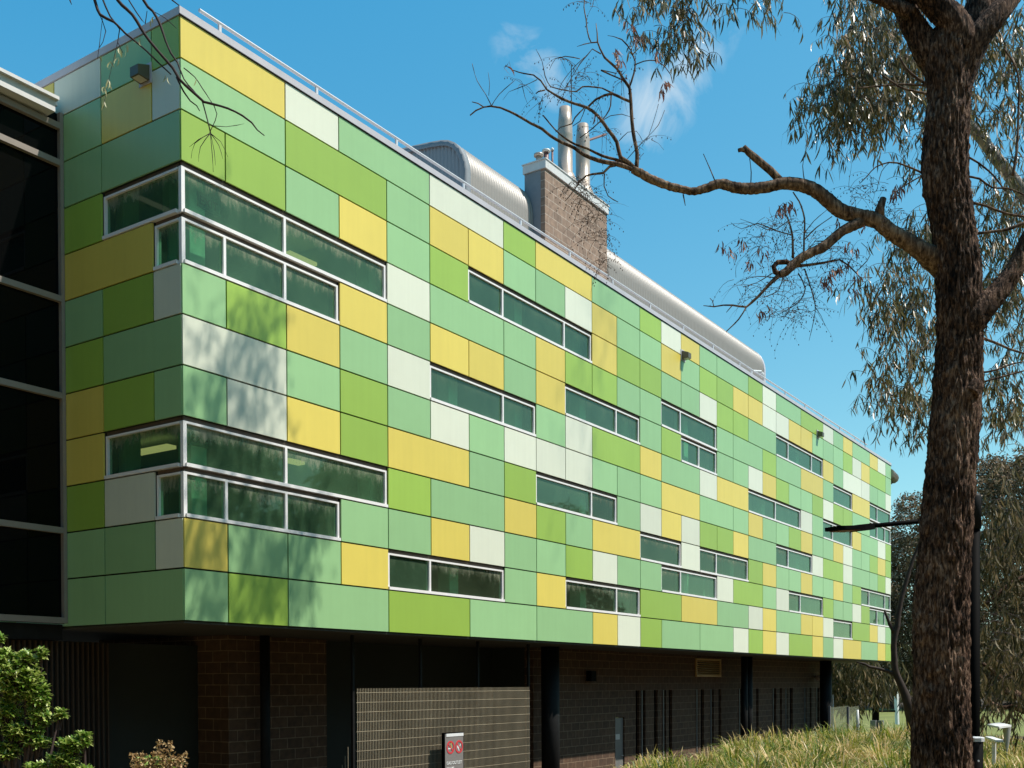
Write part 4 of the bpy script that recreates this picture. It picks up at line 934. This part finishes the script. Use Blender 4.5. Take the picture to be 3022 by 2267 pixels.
def gp(u,D,z=None):
    p=at(u,2010,D); return (p.x,p.y,hgt(p.x,p.y) if z is None else z)
bg_tree('background_tree',gp(2480,118),15,7,2600,'low drooping dark tree seen under the far overhang of the building',G,11,.15,.42,.13)
bg_tree('background_tree',gp(2632,122),19.5,6.0,2600,'reddish tree top just right of the building end',G,12,.2,.42,.12,mat='airleaf')
bg_tree('background_tree',gp(2712,118),23.5,7.0,3000,'taller reddish tree close behind the left edge of the big trunk',G,13,.18,.42,.12,mat='airleaf')
bg_tree('background_tree',gp(2590,135),15,8,2200,'distant tree low beyond the lawn left of the big trunk',G,14,.12,.42,.13)
bg_tree('background_tree',gp(2790,125),21,8,2000,'tree mostly hidden behind the big trunk',G,15,.15,.42,.13)
bg_tree('background_tree',gp(2935,118),27.5,8.5,4200,'dense olive tree just right of the black lamp post',G,16,.16,.42,.14,mat='airleaf')
bg_tree('background_tree',gp(3050,114),27,8.5,3600,'dense olive tree at the right edge of the picture',G,17,.14,.42,.14,mat='airleaf')
bg_tree('background_tree',gp(2985,128),30,9,2400,'tall tree farther back at the right edge',G,18,.1,.42,.13,mat='airleaf')
bg_tree('background_tree',gp(3080,135),18,10,2000,'distant tree low behind the picnic table',G,19,.05,.42,.13)
bg_tree('background_tree',gp(2850,138),17,10,1800,'distant tree low behind the lamp post',G,20,.05,.42,.13)
bg_tree('background_tree',gp(2450,138),15,10,1800,'distant tree low behind the pale panel fence',G,21,.05,.42,.13)
# far belt of woodland closes the lawn
random.seed(33); wd=MB()
for i in range(9000):
    x=U(150,175); y=U(-70,130); z=U(.5,9+3*math.sin(y*.13)+2*math.sin(y*.37)); 
    leaf(wd,Vector((x,y,z)),Vector((U(-.7,.7),U(-.7,.7),-1)),U(.9,1.6),U(.3,.6),.4)
for i in range(60):
    x=U(146,160);y=U(-60,100); wd.tube([(x,y,0),(x+U(-.5,.5),y+U(-.5,.5),U(5,9))],[.2,.08],5)
tag(wd.build('woodland',M['farleaf']),'dark band of woodland far beyond the lawn','woodland',kind='stuff')
# unseen trees: south ones for window reflections, left ones added to block sky
random.seed(40)
G2='trees across the path reflected in the windows'
first=bg_tree('unseen_tree',(22,-24,1.2),13,5.5,2600,'bushy gum out of the picture, in the set for window reflections and sky blocking',G2,41,.12,.5,.12)
for (x,y,s) in ((-19,5,1.5),(-19,-6,1.5),(-26,-4,1.5),(-27,-17,1.5),(-20,-29,1.4),(-8,-31,1.2),(-27,12,1.6),(-18,22,1.5),(15,-22,.9),(28,-21,1.0),(9,-27,1.05),(34,-27,1.15),(47,-31,1.25),(62,-36,1.3),(80,-42,1.5),(2,-30,.95)):
    c=first.copy(); COL.objects.link(c); c.location=(x,y,1.2 if x<30 else 0); c.scale=(s,s,s); c.rotation_euler=(0,0,x*.7)
    for ch_ in list(first.children):
        d=ch_.copy(); COL.objects.link(d); d.parent=c; d.matrix_parent_inverse=ch_.matrix_parent_inverse
# dark leaning tree just behind the big trunk
random.seed(50)
lt2=thing('leaning_tree',at(2740,2230,22).to_tuple(),'slim dark leaning tree just left of the big trunk','tree')
mb=MB(); DL=22
def zz(l): return [(2400+a*.28119,1850+b*.28119,r) for a,b,r in l]
add_branch(mb,[(2705,2330,26)]+zz([(1060,1200,20),(1040,1000,17),(1010,850,15),(960,700,12),(900,560,10),(860,450,9.5),(850,330,9),(845,200,8.5),(860,80,8),(880,0,8)])+[(2655,1790,6.5),(2685,1680,5),(2730,1560,3)],DL,14,.08,.006,1)
add_branch(mb,zz([(860,500,6),(790,470,5.5),(690,440,5),(590,420,4),(540,390,3.5),(450,370,2)]),DL,8,.1,.003,1)
add_branch(mb,[(2640,1870,6),(2625,1840,5),(2610,1800,3)],DL,8,.1,.003,1)
mb.build('trunk',plain('dark_bark',(.035,.022,.016),.9,noise_amt=.4,scale=6),lt2,True)  # bark in a plain dark brown
tw=MB(); lf=MB()
for (a,b,c,d,n,dd) in ((2455,1950,2590,2040,110,52),(2455,1970,2520,2110,80,52),(2560,1960,2640,2050,50,52)):
    cluster(a,b,c,d,dd,n,10,.42,.07,1.2,L=1.2)
tw.build('twigs',M['twig'],lt2); lf.build('crown',M['farleaf'],lt2)
# tree at right edge whose dark limbs reach in
lt3=thing('spreading_tree',at(3180,2200,20).to_tuple(),'tree outside the right edge whose dark crooked limbs reach in above the picnic table','tree')
mb=MB(); DR=19
add_branch(mb,[(3180,2330,40),(3150,2150,32),(3090,2105,24),(3022,2092,15),(2985,2082,10),(2950,2088,8),(2930,2080,7),(2912,2060,6),(2893,2040,5),(2860,2025,3)],DR,12,.08,.005,1)
add_branch(mb,[(3120,2120,20),(3060,2075,16),(3022,2062,14),(2990,2045,12),(2970,2040,10),(2950,2000,7),(2925,1975,6),(2900,1960,5),(2870,1950,3)],DR,12,.08,.005,1)
add_branch(mb,[(3150,2150,28),(3160,1900,22),(3080,1720,14),(3022,1705,8),(2960,1740,6),(2900,1790,5)],DR+.5,10,.1,.004,1)
mb.build('trunk',M['bark'],lt3,True)
tw=MB(); lf=MB()
for (a,b,c,d,n) in ((2895,1950,2960,2050,30),(2900,2080,2960,2130,14),(2960,2090,3040,2150,20),(2890,1500,3040,1900,170),(2960,1900,3040,2040,60)):
    cluster(a,b,c,d,DR,n,9,.2,.03,1.2,L=.7)
tw.build('twigs',M['twig'],lt3); lf.build('crown',M['farleaf'],lt3)

# ------------------------------------------------------------------ lamp post and bollard
pb=at(2875,1458,11.0); LP=Vector((pb.x,pb.y,1.4))
t=thing('lamp_post',LP,'slim black lamp post standing behind the big trunk, its arm reaching left','street lamp')
mb=MB(); mb.tube([(LP.x,LP.y,1.3),(LP.x,LP.y,2.5),(LP.x,LP.y,pb.z-.35)],[.062,.060,.056],16); mb.build('pole',M['black'],t,True)
mb=MB(); mb.tube([(LP.x,LP.y,pb.z-.36),(LP.x,LP.y,pb.z-.03),(LP.x,LP.y,pb.z)],[.07,.07,.055],16); mb.build('pole_cap',M['steel'],t,True)
a0=at(2880,1522,11.0); a1=at(2568,1553,10.2)
mb=MB(); mb.tube([a0,a0.lerp(a1,.5),a1],[.026,.024,.022],10); mb.build('arm',M['black'],t,True)
h0=a1; h1=at(2520,1562,10.05); h2=at(2455,1566,9.9)
ax=(h2-h0).normalized(); sd=ax.cross(Vector((0,0,1))).normalized(); upn=sd.cross(ax)
mb=MB(); mb.obox((h0+h1)/2,ax*((h1-h0).length/2),sd*.045,upn*.03)
mb.prism([h1-sd*.13-upn*.012,h1+sd*.13-upn*.012,h2+sd*.08-upn*.0,h2-sd*.08-upn*.0],upn*.035); mb.build('lamp_head',M['black'],t)
mb=MB(); mb.prism([h1.lerp(h2,.1)-sd*.10-upn*.018,h1.lerp(h2,.1)+sd*.10-upn*.018,h1.lerp(h2,.85)+sd*.07-upn*.010,h1.lerp(h2,.85)-sd*.07-upn*.010],upn*.004); mb.build('lens',M['rust'],t)
bp_=at(2881,2182,9.9); t=thing('bollard',(bp_.x,bp_.y,1.4),'black bollard with a pale steel cap in front of the lamp post','bollard')
mb=MB(); mb.tube([(bp_.x,bp_.y,1.3),(bp_.x,bp_.y,bp_.z-.01)],.061,20); mb.build('post',M['black'],t,True)
mb=MB(); mb.tube([(bp_.x,bp_.y,bp_.z-.02),(bp_.x,bp_.y,bp_.z+.012),(bp_.x,bp_.y,bp_.z+.020),(bp_.x,bp_.y,bp_.z+.024)],[.072,.074,.068,.03],8); mb.build('cap',M['white'],t)
q=at(2887,2246,9.82); mb=MB(); mb.tube([q,q-fwd*.012],.009,8); mb.build('screw',M['white'],t)

# ------------------------------------------------------------------ far furniture
D2=58
pp=at(2584,2130,D2); t=thing('floodlight_pole',(pp.x,pp.y,0),'thick dark pole with two switch boxes beyond the end of the building','pole')
mb=MB(); mb.tube([(pp.x,pp.y,-.1),(pp.x,pp.y,7)],[.20,.16],10); mb.build('pole',M['black'],t,True)
for (a,b) in ((2572,2584),(2592,2606)):
    q0=at(a,2125,D2-.3); q1=at(b,2160,D2-.3); c=(q0+q1)/2
    mb=MB(); mb.box((c.x-.14,c.y-.14,c.z-.36),(c.x+.14,c.y+.14,c.z+.3)); mb.build('switch_box',M['door'],t)
a=on_z(2596,2099,.9); 
D3=70
t=thing('barrier',at(2650,2095,D3).to_tuple(),'low dark boom barrier with a white post on the lawn','barrier')
q0=at(2590,2099,D3);q1=at(2652,2099,D3); mb=MB(); mb.tube([q0,q1],.07,6); mb.build('boom',M['black'],t)
q0=at(2648,2102,D3);q1=at(2645,2042,D3); mb=MB(); mb.tube([q0-Vector((0,0,.8)),q1],.14,6); mb.build('post',M['white'],t)
t=thing('panel_fence',at(2490,2150,32).to_tuple(),'pale translucent panel fence beside the last dark column','fence')
for (a,b) in ((2449,2502),(2503,2532)):
    q0=at(a,2088,40); q1=at(b,2088,42.5); q0.z=at(a,2088,40).z; mb=MB(); mb.prism([(q0.x,q0.y,0),(q1.x,q1.y,0),(q1.x,q1.y,q0.z),(q0.x,q0.y,q0.z)],(.02,-.03,0)); mb.build('panel',M['perspex'],t)
for a,v in ((2448,2086),(2502.5,2088)):
    q0=at(a,v,40); mb=MB(); mb.box((q0.x-.04,q0.y-.04,0),(q0.x+.04,q0.y+.04,q0.z+.03)); mb.build('post',M['door'],t)
t=thing('white_post',at(2531,2160,30).to_tuple(),'short white post standing in the grass beside the pale panel fence','post')
q0=at(2531,2095,30); mb=MB(); mb.tube([(q0.x,q0.y,0),(q0.x,q0.y,q0.z-.35),(q0.x,q0.y,q0.z)],[.06,.05,.03],8); mb.build('post_shaft',M['capm'],t,True)
t=thing('tree_stake',at(2458,2080,45).to_tuple(),'thin white stake rising behind the pale panel fence','stake')
q0=at(2458,2050,45); mb=MB(); mb.tube([(q0.x,q0.y,0),(q0.x,q0.y,q0.z)],.035,6); mb.build('shaft',M['white'],t)
# picnic setting
c=at(2950,2140,17.2); t=thing('picnic_table',(c.x,c.y,1.4),'white perforated metal picnic table with a bench in the grass at the right','table')
zt_=c.z
mb=MB(); q=[at(2914,2139,17.6),at(2950,2136,18.4),at(2985,2141,17.2),at(2949,2145,16.6)]
for p in q: p.z=zt_
mb.prism(q,(0,0,-.03)); mb.build('tabletop',M['white'],t)
cc=sum(q,Vector())/4+rgt*.12; mb=MB(); n_=10
for j in range(7):
    for i in range(n_+1):
        an=-1.3+2.6*i/n_; r_=.07*(1-.075*j*j*.3)-.008*j; mb.v.append((cc.x+math.sin(an)*r_*rgt.x*1.0-fwd.x*math.cos(an)*r_*.6,cc.y+math.sin(an)*r_*rgt.y-fwd.y*math.cos(an)*r_*.6,zt_-.031-j*.11))
for j in range(6):
    for i in range(n_): mb.face([j*(n_+1)+i,j*(n_+1)+i+1,(j+1)*(n_+1)+i+1,(j+1)*(n_+1)+i])
mb.build('perforated_skirt',plain('perforated_metal',(.42,.42,.40),.6),t,True)
mb=MB(); a=at(2918,2172,16.0); b=at(2950,2186,15.0); a.z=b.z=(a.z+b.z)/2; sdv=(b-a).cross(Vector((0,0,1))).normalized()*.05
mb.prism([a-sdv,b-sdv,b+sdv,a+sdv],(0,0,-.03)); mb.tube([a.lerp(b,.5)-Vector((0,0,.03)),Vector((a.x,a.y,1.35)).lerp(Vector((b.x,b.y,1.35)),.5)],.03,8); mb.build('bench',M['white'],t)

# ------------------------------------------------------------------ tussock grass
random.seed(60); gr=MB()
TONE=0
def tussock(x,y,z,h,n,spread=.5):
    tone=U(-.22,.22)+TONE-.04
    for i in range(n):
        an=U(0,6.283); out=U(.1,1)**.7*spread*h; L=h*U(.65,1.15); base=Vector((x+U(-.06,.06),y+U(-.06,.06),z-.03)); d=Vector((math.cos(an),math.sin(an),0)); s=Vector((-d.y,d.x,0))*U(.006,.0135)
        b=len(gr.v)
        for t,ww in ((0,1),(.4,1),(.75,.7)):
            p=base+d*(out*t*t*1.3)+Vector((0,0,L*(t-.28*t*t*(out/h)*1.8))); gr.v.append(tuple(p-s*ww)); gr.v.append(tuple(p+s*ww))
        gr.v.append(tuple(base+d*(out*1.35)+Vector((0,0,L*(1-.5*(out/h)*1.8)))))
        gr.cr=min(1,max(0,U(.0,.95)+tone)); gr.face([b,b+1,b+3,b+2]); gr.face([b+2,b+3,b+5,b+4]); gr.face([b+4,b+5,b+6])
cnt=0
while cnt<520:
    x=U(-2,24); y=U(-12.5,-4.6); p=Vector((x,y,1.4)); d=p-CAM; w=d.dot(fwd)
    if w<9.2: continue
    u=PX+FPX*d.dot(rgt)/w
    if u<1820 or u>3080: continue
    if u>2935 and (w<14.5 and u>2990): continue
    if u>2560 and w>23: continue
    if y>-5.4 and x<4: continue
    z=hgt(x,y); k=.68 if u<2150 else .86; pn=noise.noise(Vector((x*.55,y*.55,3)))
    if pn<-.28: k*=.55
    TONE=pn*.5+.10
    if u>2880: k=.62
    tussock(x,y,z,k*U(.6,1.2),120 if w<16 else 85,U(.5,1.0)); cnt+=1
TONE=.05
for i in range(70):
    p=at(U(2888,3060),2200,U(13.2,19.5))
    z=hgt(p.x,p.y); dd=p-CAM
    if PX+FPX*dd.dot(rgt)/dd.dot(fwd)>2930 and dd.dot(fwd)<14.6: continue
    tussock(p.x,p.y,z,U(.4,.62),110,.8)
for i in range(30):   # a few on the bank in front of the wall
    x=U(5,14); y=U(-3.6,-2.4); tussock(x,y,hgt(x,y),U(.5,.7),80)
tag(gr.build('grass',M['grass']),'green and straw-coloured strappy tussock grass along the foot of the wall','grass',kind='stuff')

# ------------------------------------------------------------------ shrubs at left
random.seed(70)
def shrub_leaf(mb,p,d,L,w):
    d=d.normalized(); s=d.cross(Vector((0,0,1)));
    if s.length<.1: s=Vector((1,0,0))
    s.normalize(); n=s.cross(d); b=len(mb.v)
    for t,ww,h in ((0,.2,0),(.45,1,.08),(.8,.75,.05),(1,.05,-.03)):
        q=p+d*(L*t)+n*(h*L); mb.v.append(tuple(q-s*w*.5*ww-n*0)); mb.v.append(tuple(q+n*(-.06*L)*ww)); mb.v.append(tuple(q+s*w*.5*ww))
    mb.cr=rnd()
    for r in range(3):
        for k in range(2): mb.face([b+r*3+k,b+r*3+k+1,b+(r+1)*3+k+1,b+(r+1)*3+k])
def whorl(mb,p,n=8,L=.068):
    ax=Vector((U(-.5,.5),U(-.7,.2),U(.4,1))).normalized(); a=ax.orthogonal().normalized(); b=ax.cross(a)
    for k in range(n):
        an=k*6.283/n+U(-.2,.2); shrub_leaf(mb,p,a*math.cos(an)+b*math.sin(an)+ax*U(.05,.6),L*U(.7,1.2),L*.36)
def shrub(name,blobs,D,label,stems,group=None):
    c=at(blobs[0][0],2300,D); t=thing(name,(c.x,c.y,hgt(c.x,c.y)),label,'shrub',group); mb=MB(); st=MB(); root=Vector((c.x,c.y,hgt(c.x,c.y)-.05))
    for (u,v,ru,rv,n) in blobs:
        cc=at(u,v,D); r1=ru*D/FPX; r2=rv*D/FPX
        for i in range(n):
            while True:
                q=Vector((U(-1,1),U(-1,1),U(-1,1)))
                if q.length<1 and q.length>.3: break
            q=q*(.75+.25*noise.noise(q*3+cc)); p=cc+rgt*(q.x*r1)+Vector((0,0,1))*(q.z*r2)+fwd*(q.y*r1*.8)
            whorl(mb,p)
            if i%5==0: st.tube([p,p.lerp(cc,.5)-Vector((0,0,.05)),p.lerp(cc,.85)-Vector((0,0,.15))],[.003,.005,.008],4,False)
        P,R=catmull([(root,.03),(root.lerp(cc,.5)+Vector((U(-.15,.15),U(-.1,.1),0)),.02),(cc,.008)],.1); st.tube(P,R,6,False)
    mb.build('foliage',M['shrub'],t); st.build('stems',M['twig'],t)
    return t
shrub('shrub',[(55,2010,95,80,230),(10,1960,50,60,80),(75,1945,45,25,40),(122,1932,14,22,14),(110,2060,45,55,80),(20,2100,60,60,110),(120,2120,45,45,60),(175,2110,22,20,22),(60,2160,70,30,80),(20,2215,60,40,90),(110,2190,50,30,60),(0,1890,8,20,6)],11,'tall glossy green leafy shrub against the dark screen at the left edge',3,'leafy shrubs at the lower left')
shrub('shrub',[(215,2200,50,30,70),(250,2180,22,22,26),(190,2245,55,28,80),(120,2270,60,20,60),(235,2290,60,40,90)],10.6,'lower glossy green shrub to the right of the tall one',3,'leafy shrubs at the lower left')
# dry flowering shrub
c=at(460,2290,10.8); t=thing('flowering_shrub',(c.x,c.y,hgt(c.x,c.y)),'low shrub with upright dry brown flower spikes','shrub')
mb=MB(); st=MB(); gl_=MB(); root=Vector((c.x,c.y,hgt(c.x,c.y)-.05))
for (u,v,vb) in ((475,2186,2290),(500,2190,2290),(392,2222,2290),(425,2222,2300),(545,2222,2300),(460,2215,2300),(520,2230,2300),(530,2245,2310),(440,2255,2310),(500,2250,2310),(470,2260,2310),(400,2260,2310)):
    a=at(u+U(-4,4),v,10.8+U(-.1,.1)); b=at(u*.6+460*.4,vb,10.8); st.tube([root,b,a],[.01,.005,.003],4,False)
    for k in range(120):
        tt=rnd(); q=a.lerp(b,tt*.75); r=.02+.10*tt*rnd(); an=U(0,6.28)
        leaf(mb,q+Vector((math.cos(an)*r,math.sin(an)*r,0)),Vector((U(-1,1),U(-1,1),U(-.3,1))),U(.02,.038),.017,.5)
for i in range(40): whorl(gl_,at(460+U(-70,80),2262+U(-25,40),10.8+U(-.2,.2)),7,.045)
mb.build('flower_spikes',M['spike'],t); st.build('stems',M['bark2'],t); gl_.build('foliage',M['shrub'],t)

# ------------------------------------------------------------------ camera, sun, sky
cam=bpy.data.cameras.new('Camera'); co=bpy.data.objects.new('Camera',cam); COL.objects.link(co); sc.camera=co
co.matrix_world=Matrix(((rgt.x,upv.x,-fwd.x,CAM.x),(rgt.y,upv.y,-fwd.y,CAM.y),(rgt.z,upv.z,-fwd.z,CAM.z),(0,0,0,1)))
cam.sensor_width=36; cam.lens=FPX/3022*36; cam.shift_x=(1511-PX)/3022; cam.shift_y=(PY-1133.5)/3022; cam.clip_start=.1; cam.clip_end=5000
S.normalize()
sl_=bpy.data.lights.new('Sun','SUN'); sl_.energy=5.0; sl_.angle=math.radians(.53); sl_.color=(1,.95,.87)
so=bpy.data.objects.new('Sun',sl_); COL.objects.link(so); so.rotation_euler=S.to_track_quat('Z','Y').to_euler()
w=bpy.data.worlds.new('World'); sc.world=w; w.use_nodes=True; nt=w.node_tree; bg=nt.nodes['Background']
sky=nt.nodes.new('ShaderNodeTexSky'); sky.sky_type='NISHITA'; sky.sun_disc=False; sky.sun_elevation=math.asin(S.z); sky.sun_rotation=math.atan2(S.x,S.y)
sky.air_density=1.0; sky.dust_density=.4; sky.ozone_density=1.0
# slight colour cast of the photograph's sky: cyan, paler towards the horizon
g1=nt.nodes.new('ShaderNodeVectorMath'); g1.operation='MULTIPLY_ADD'; nt.links.new(sky.outputs[0],g1.inputs[0])
g1.inputs[1].default_value=(1.26,1.30,.71); g1.inputs[2].default_value=(-.88,.67,3.36)
g2=nt.nodes.new('ShaderNodeVectorMath'); g2.operation='MAXIMUM'; nt.links.new(g1.outputs[0],g2.inputs[0]); g2.inputs[1].default_value=(.3,.6,.8)
class mx: outputs={2:g2.outputs[0]}
# thin wisps of cloud, placed by direction in the sky
tc=nt.nodes.new('ShaderNodeTexCoord')
def vm(op,*a):
    n=nt.nodes.new('ShaderNodeVectorMath'); n.operation=op
    for i,x in enumerate(a):
        if isinstance(x,(tuple,Vector)): n.inputs[i].default_value=tuple(x)
        else: nt.links.new(x,n.inputs[i])
    return n
def mt(op,*a,clamp=False):
    n=nt.nodes.new('ShaderNodeMath'); n.operation=op; n.use_clamp=clamp
    for i,x in enumerate(a):
        if isinstance(x,(int,float)): n.inputs[i].default_value=x
        else: nt.links.new(x,n.inputs[i])
    return n.outputs[0]
mask=None
for (u,v,deg,g) in ((1890,370,1.6,.8),(1925,320,2.0,1.0),(1975,270,1.9,.9),(2020,205,1.8,.85),(2065,140,1.7,.8),(2110,75,1.6,.6),(2150,20,1.5,.5),(1515,130,1.2,.45),(1560,175,1.4,.6),(1600,215,1.3,.7),(1640,250,1.2,.5)):
    d=vm('DOT_PRODUCT',tc.outputs['Generated'],ray(u,v).normalized()).outputs['Value']
    c=math.cos(math.radians(deg)); m_=mt('MULTIPLY',mt('DIVIDE',mt('SUBTRACT',d,c),1-c,clamp=True),g)
    mask=m_ if mask is None else mt('MAXIMUM',mask,m_)
nz=nt.nodes.new('ShaderNodeTexNoise'); nz.inputs['Scale'].default_value=17; nz.inputs['Detail'].default_value=9; nz.inputs['Roughness'].default_value=.58; nz.inputs['Distortion'].default_value=1.4
nt.links.new(tc.outputs['Generated'],nz.inputs['Vector'])
cl=mt('MULTIPLY',mt('ADD',mt('MULTIPLY',mask,.9),mt('MULTIPLY_ADD',nz.outputs['Fac'],3.0,-1.75),clamp=True),mt('POWER',mask,.6))
cl=mt('MULTIPLY',cl,.6)
m4=nt.nodes.new('ShaderNodeMix'); m4.data_type='RGBA'; nt.links.new(cl,m4.inputs[0]); nt.links.new(mx.outputs[2],m4.inputs[6]); m4.inputs[7].default_value=(7.5,8.0,8.2,1)
nt.links.new(m4.outputs[2],bg.inputs[0]); bg.inputs[1].default_value=.1
sc.view_settings.view_transform='Standard'; sc.view_settings.look='None'; sc.view_settings.exposure=.25; sc.view_settings.gamma=1
sc.render.resolution_x=1024; sc.render.resolution_y=768
sc.render.engine='CYCLES'
sc.cycles.max_bounces=6; sc.cycles.transparent_max_bounces=12; sc.cycles.diffuse_bounces=3; sc.cycles.caustics_reflective=False; sc.cycles.caustics_refractive=False
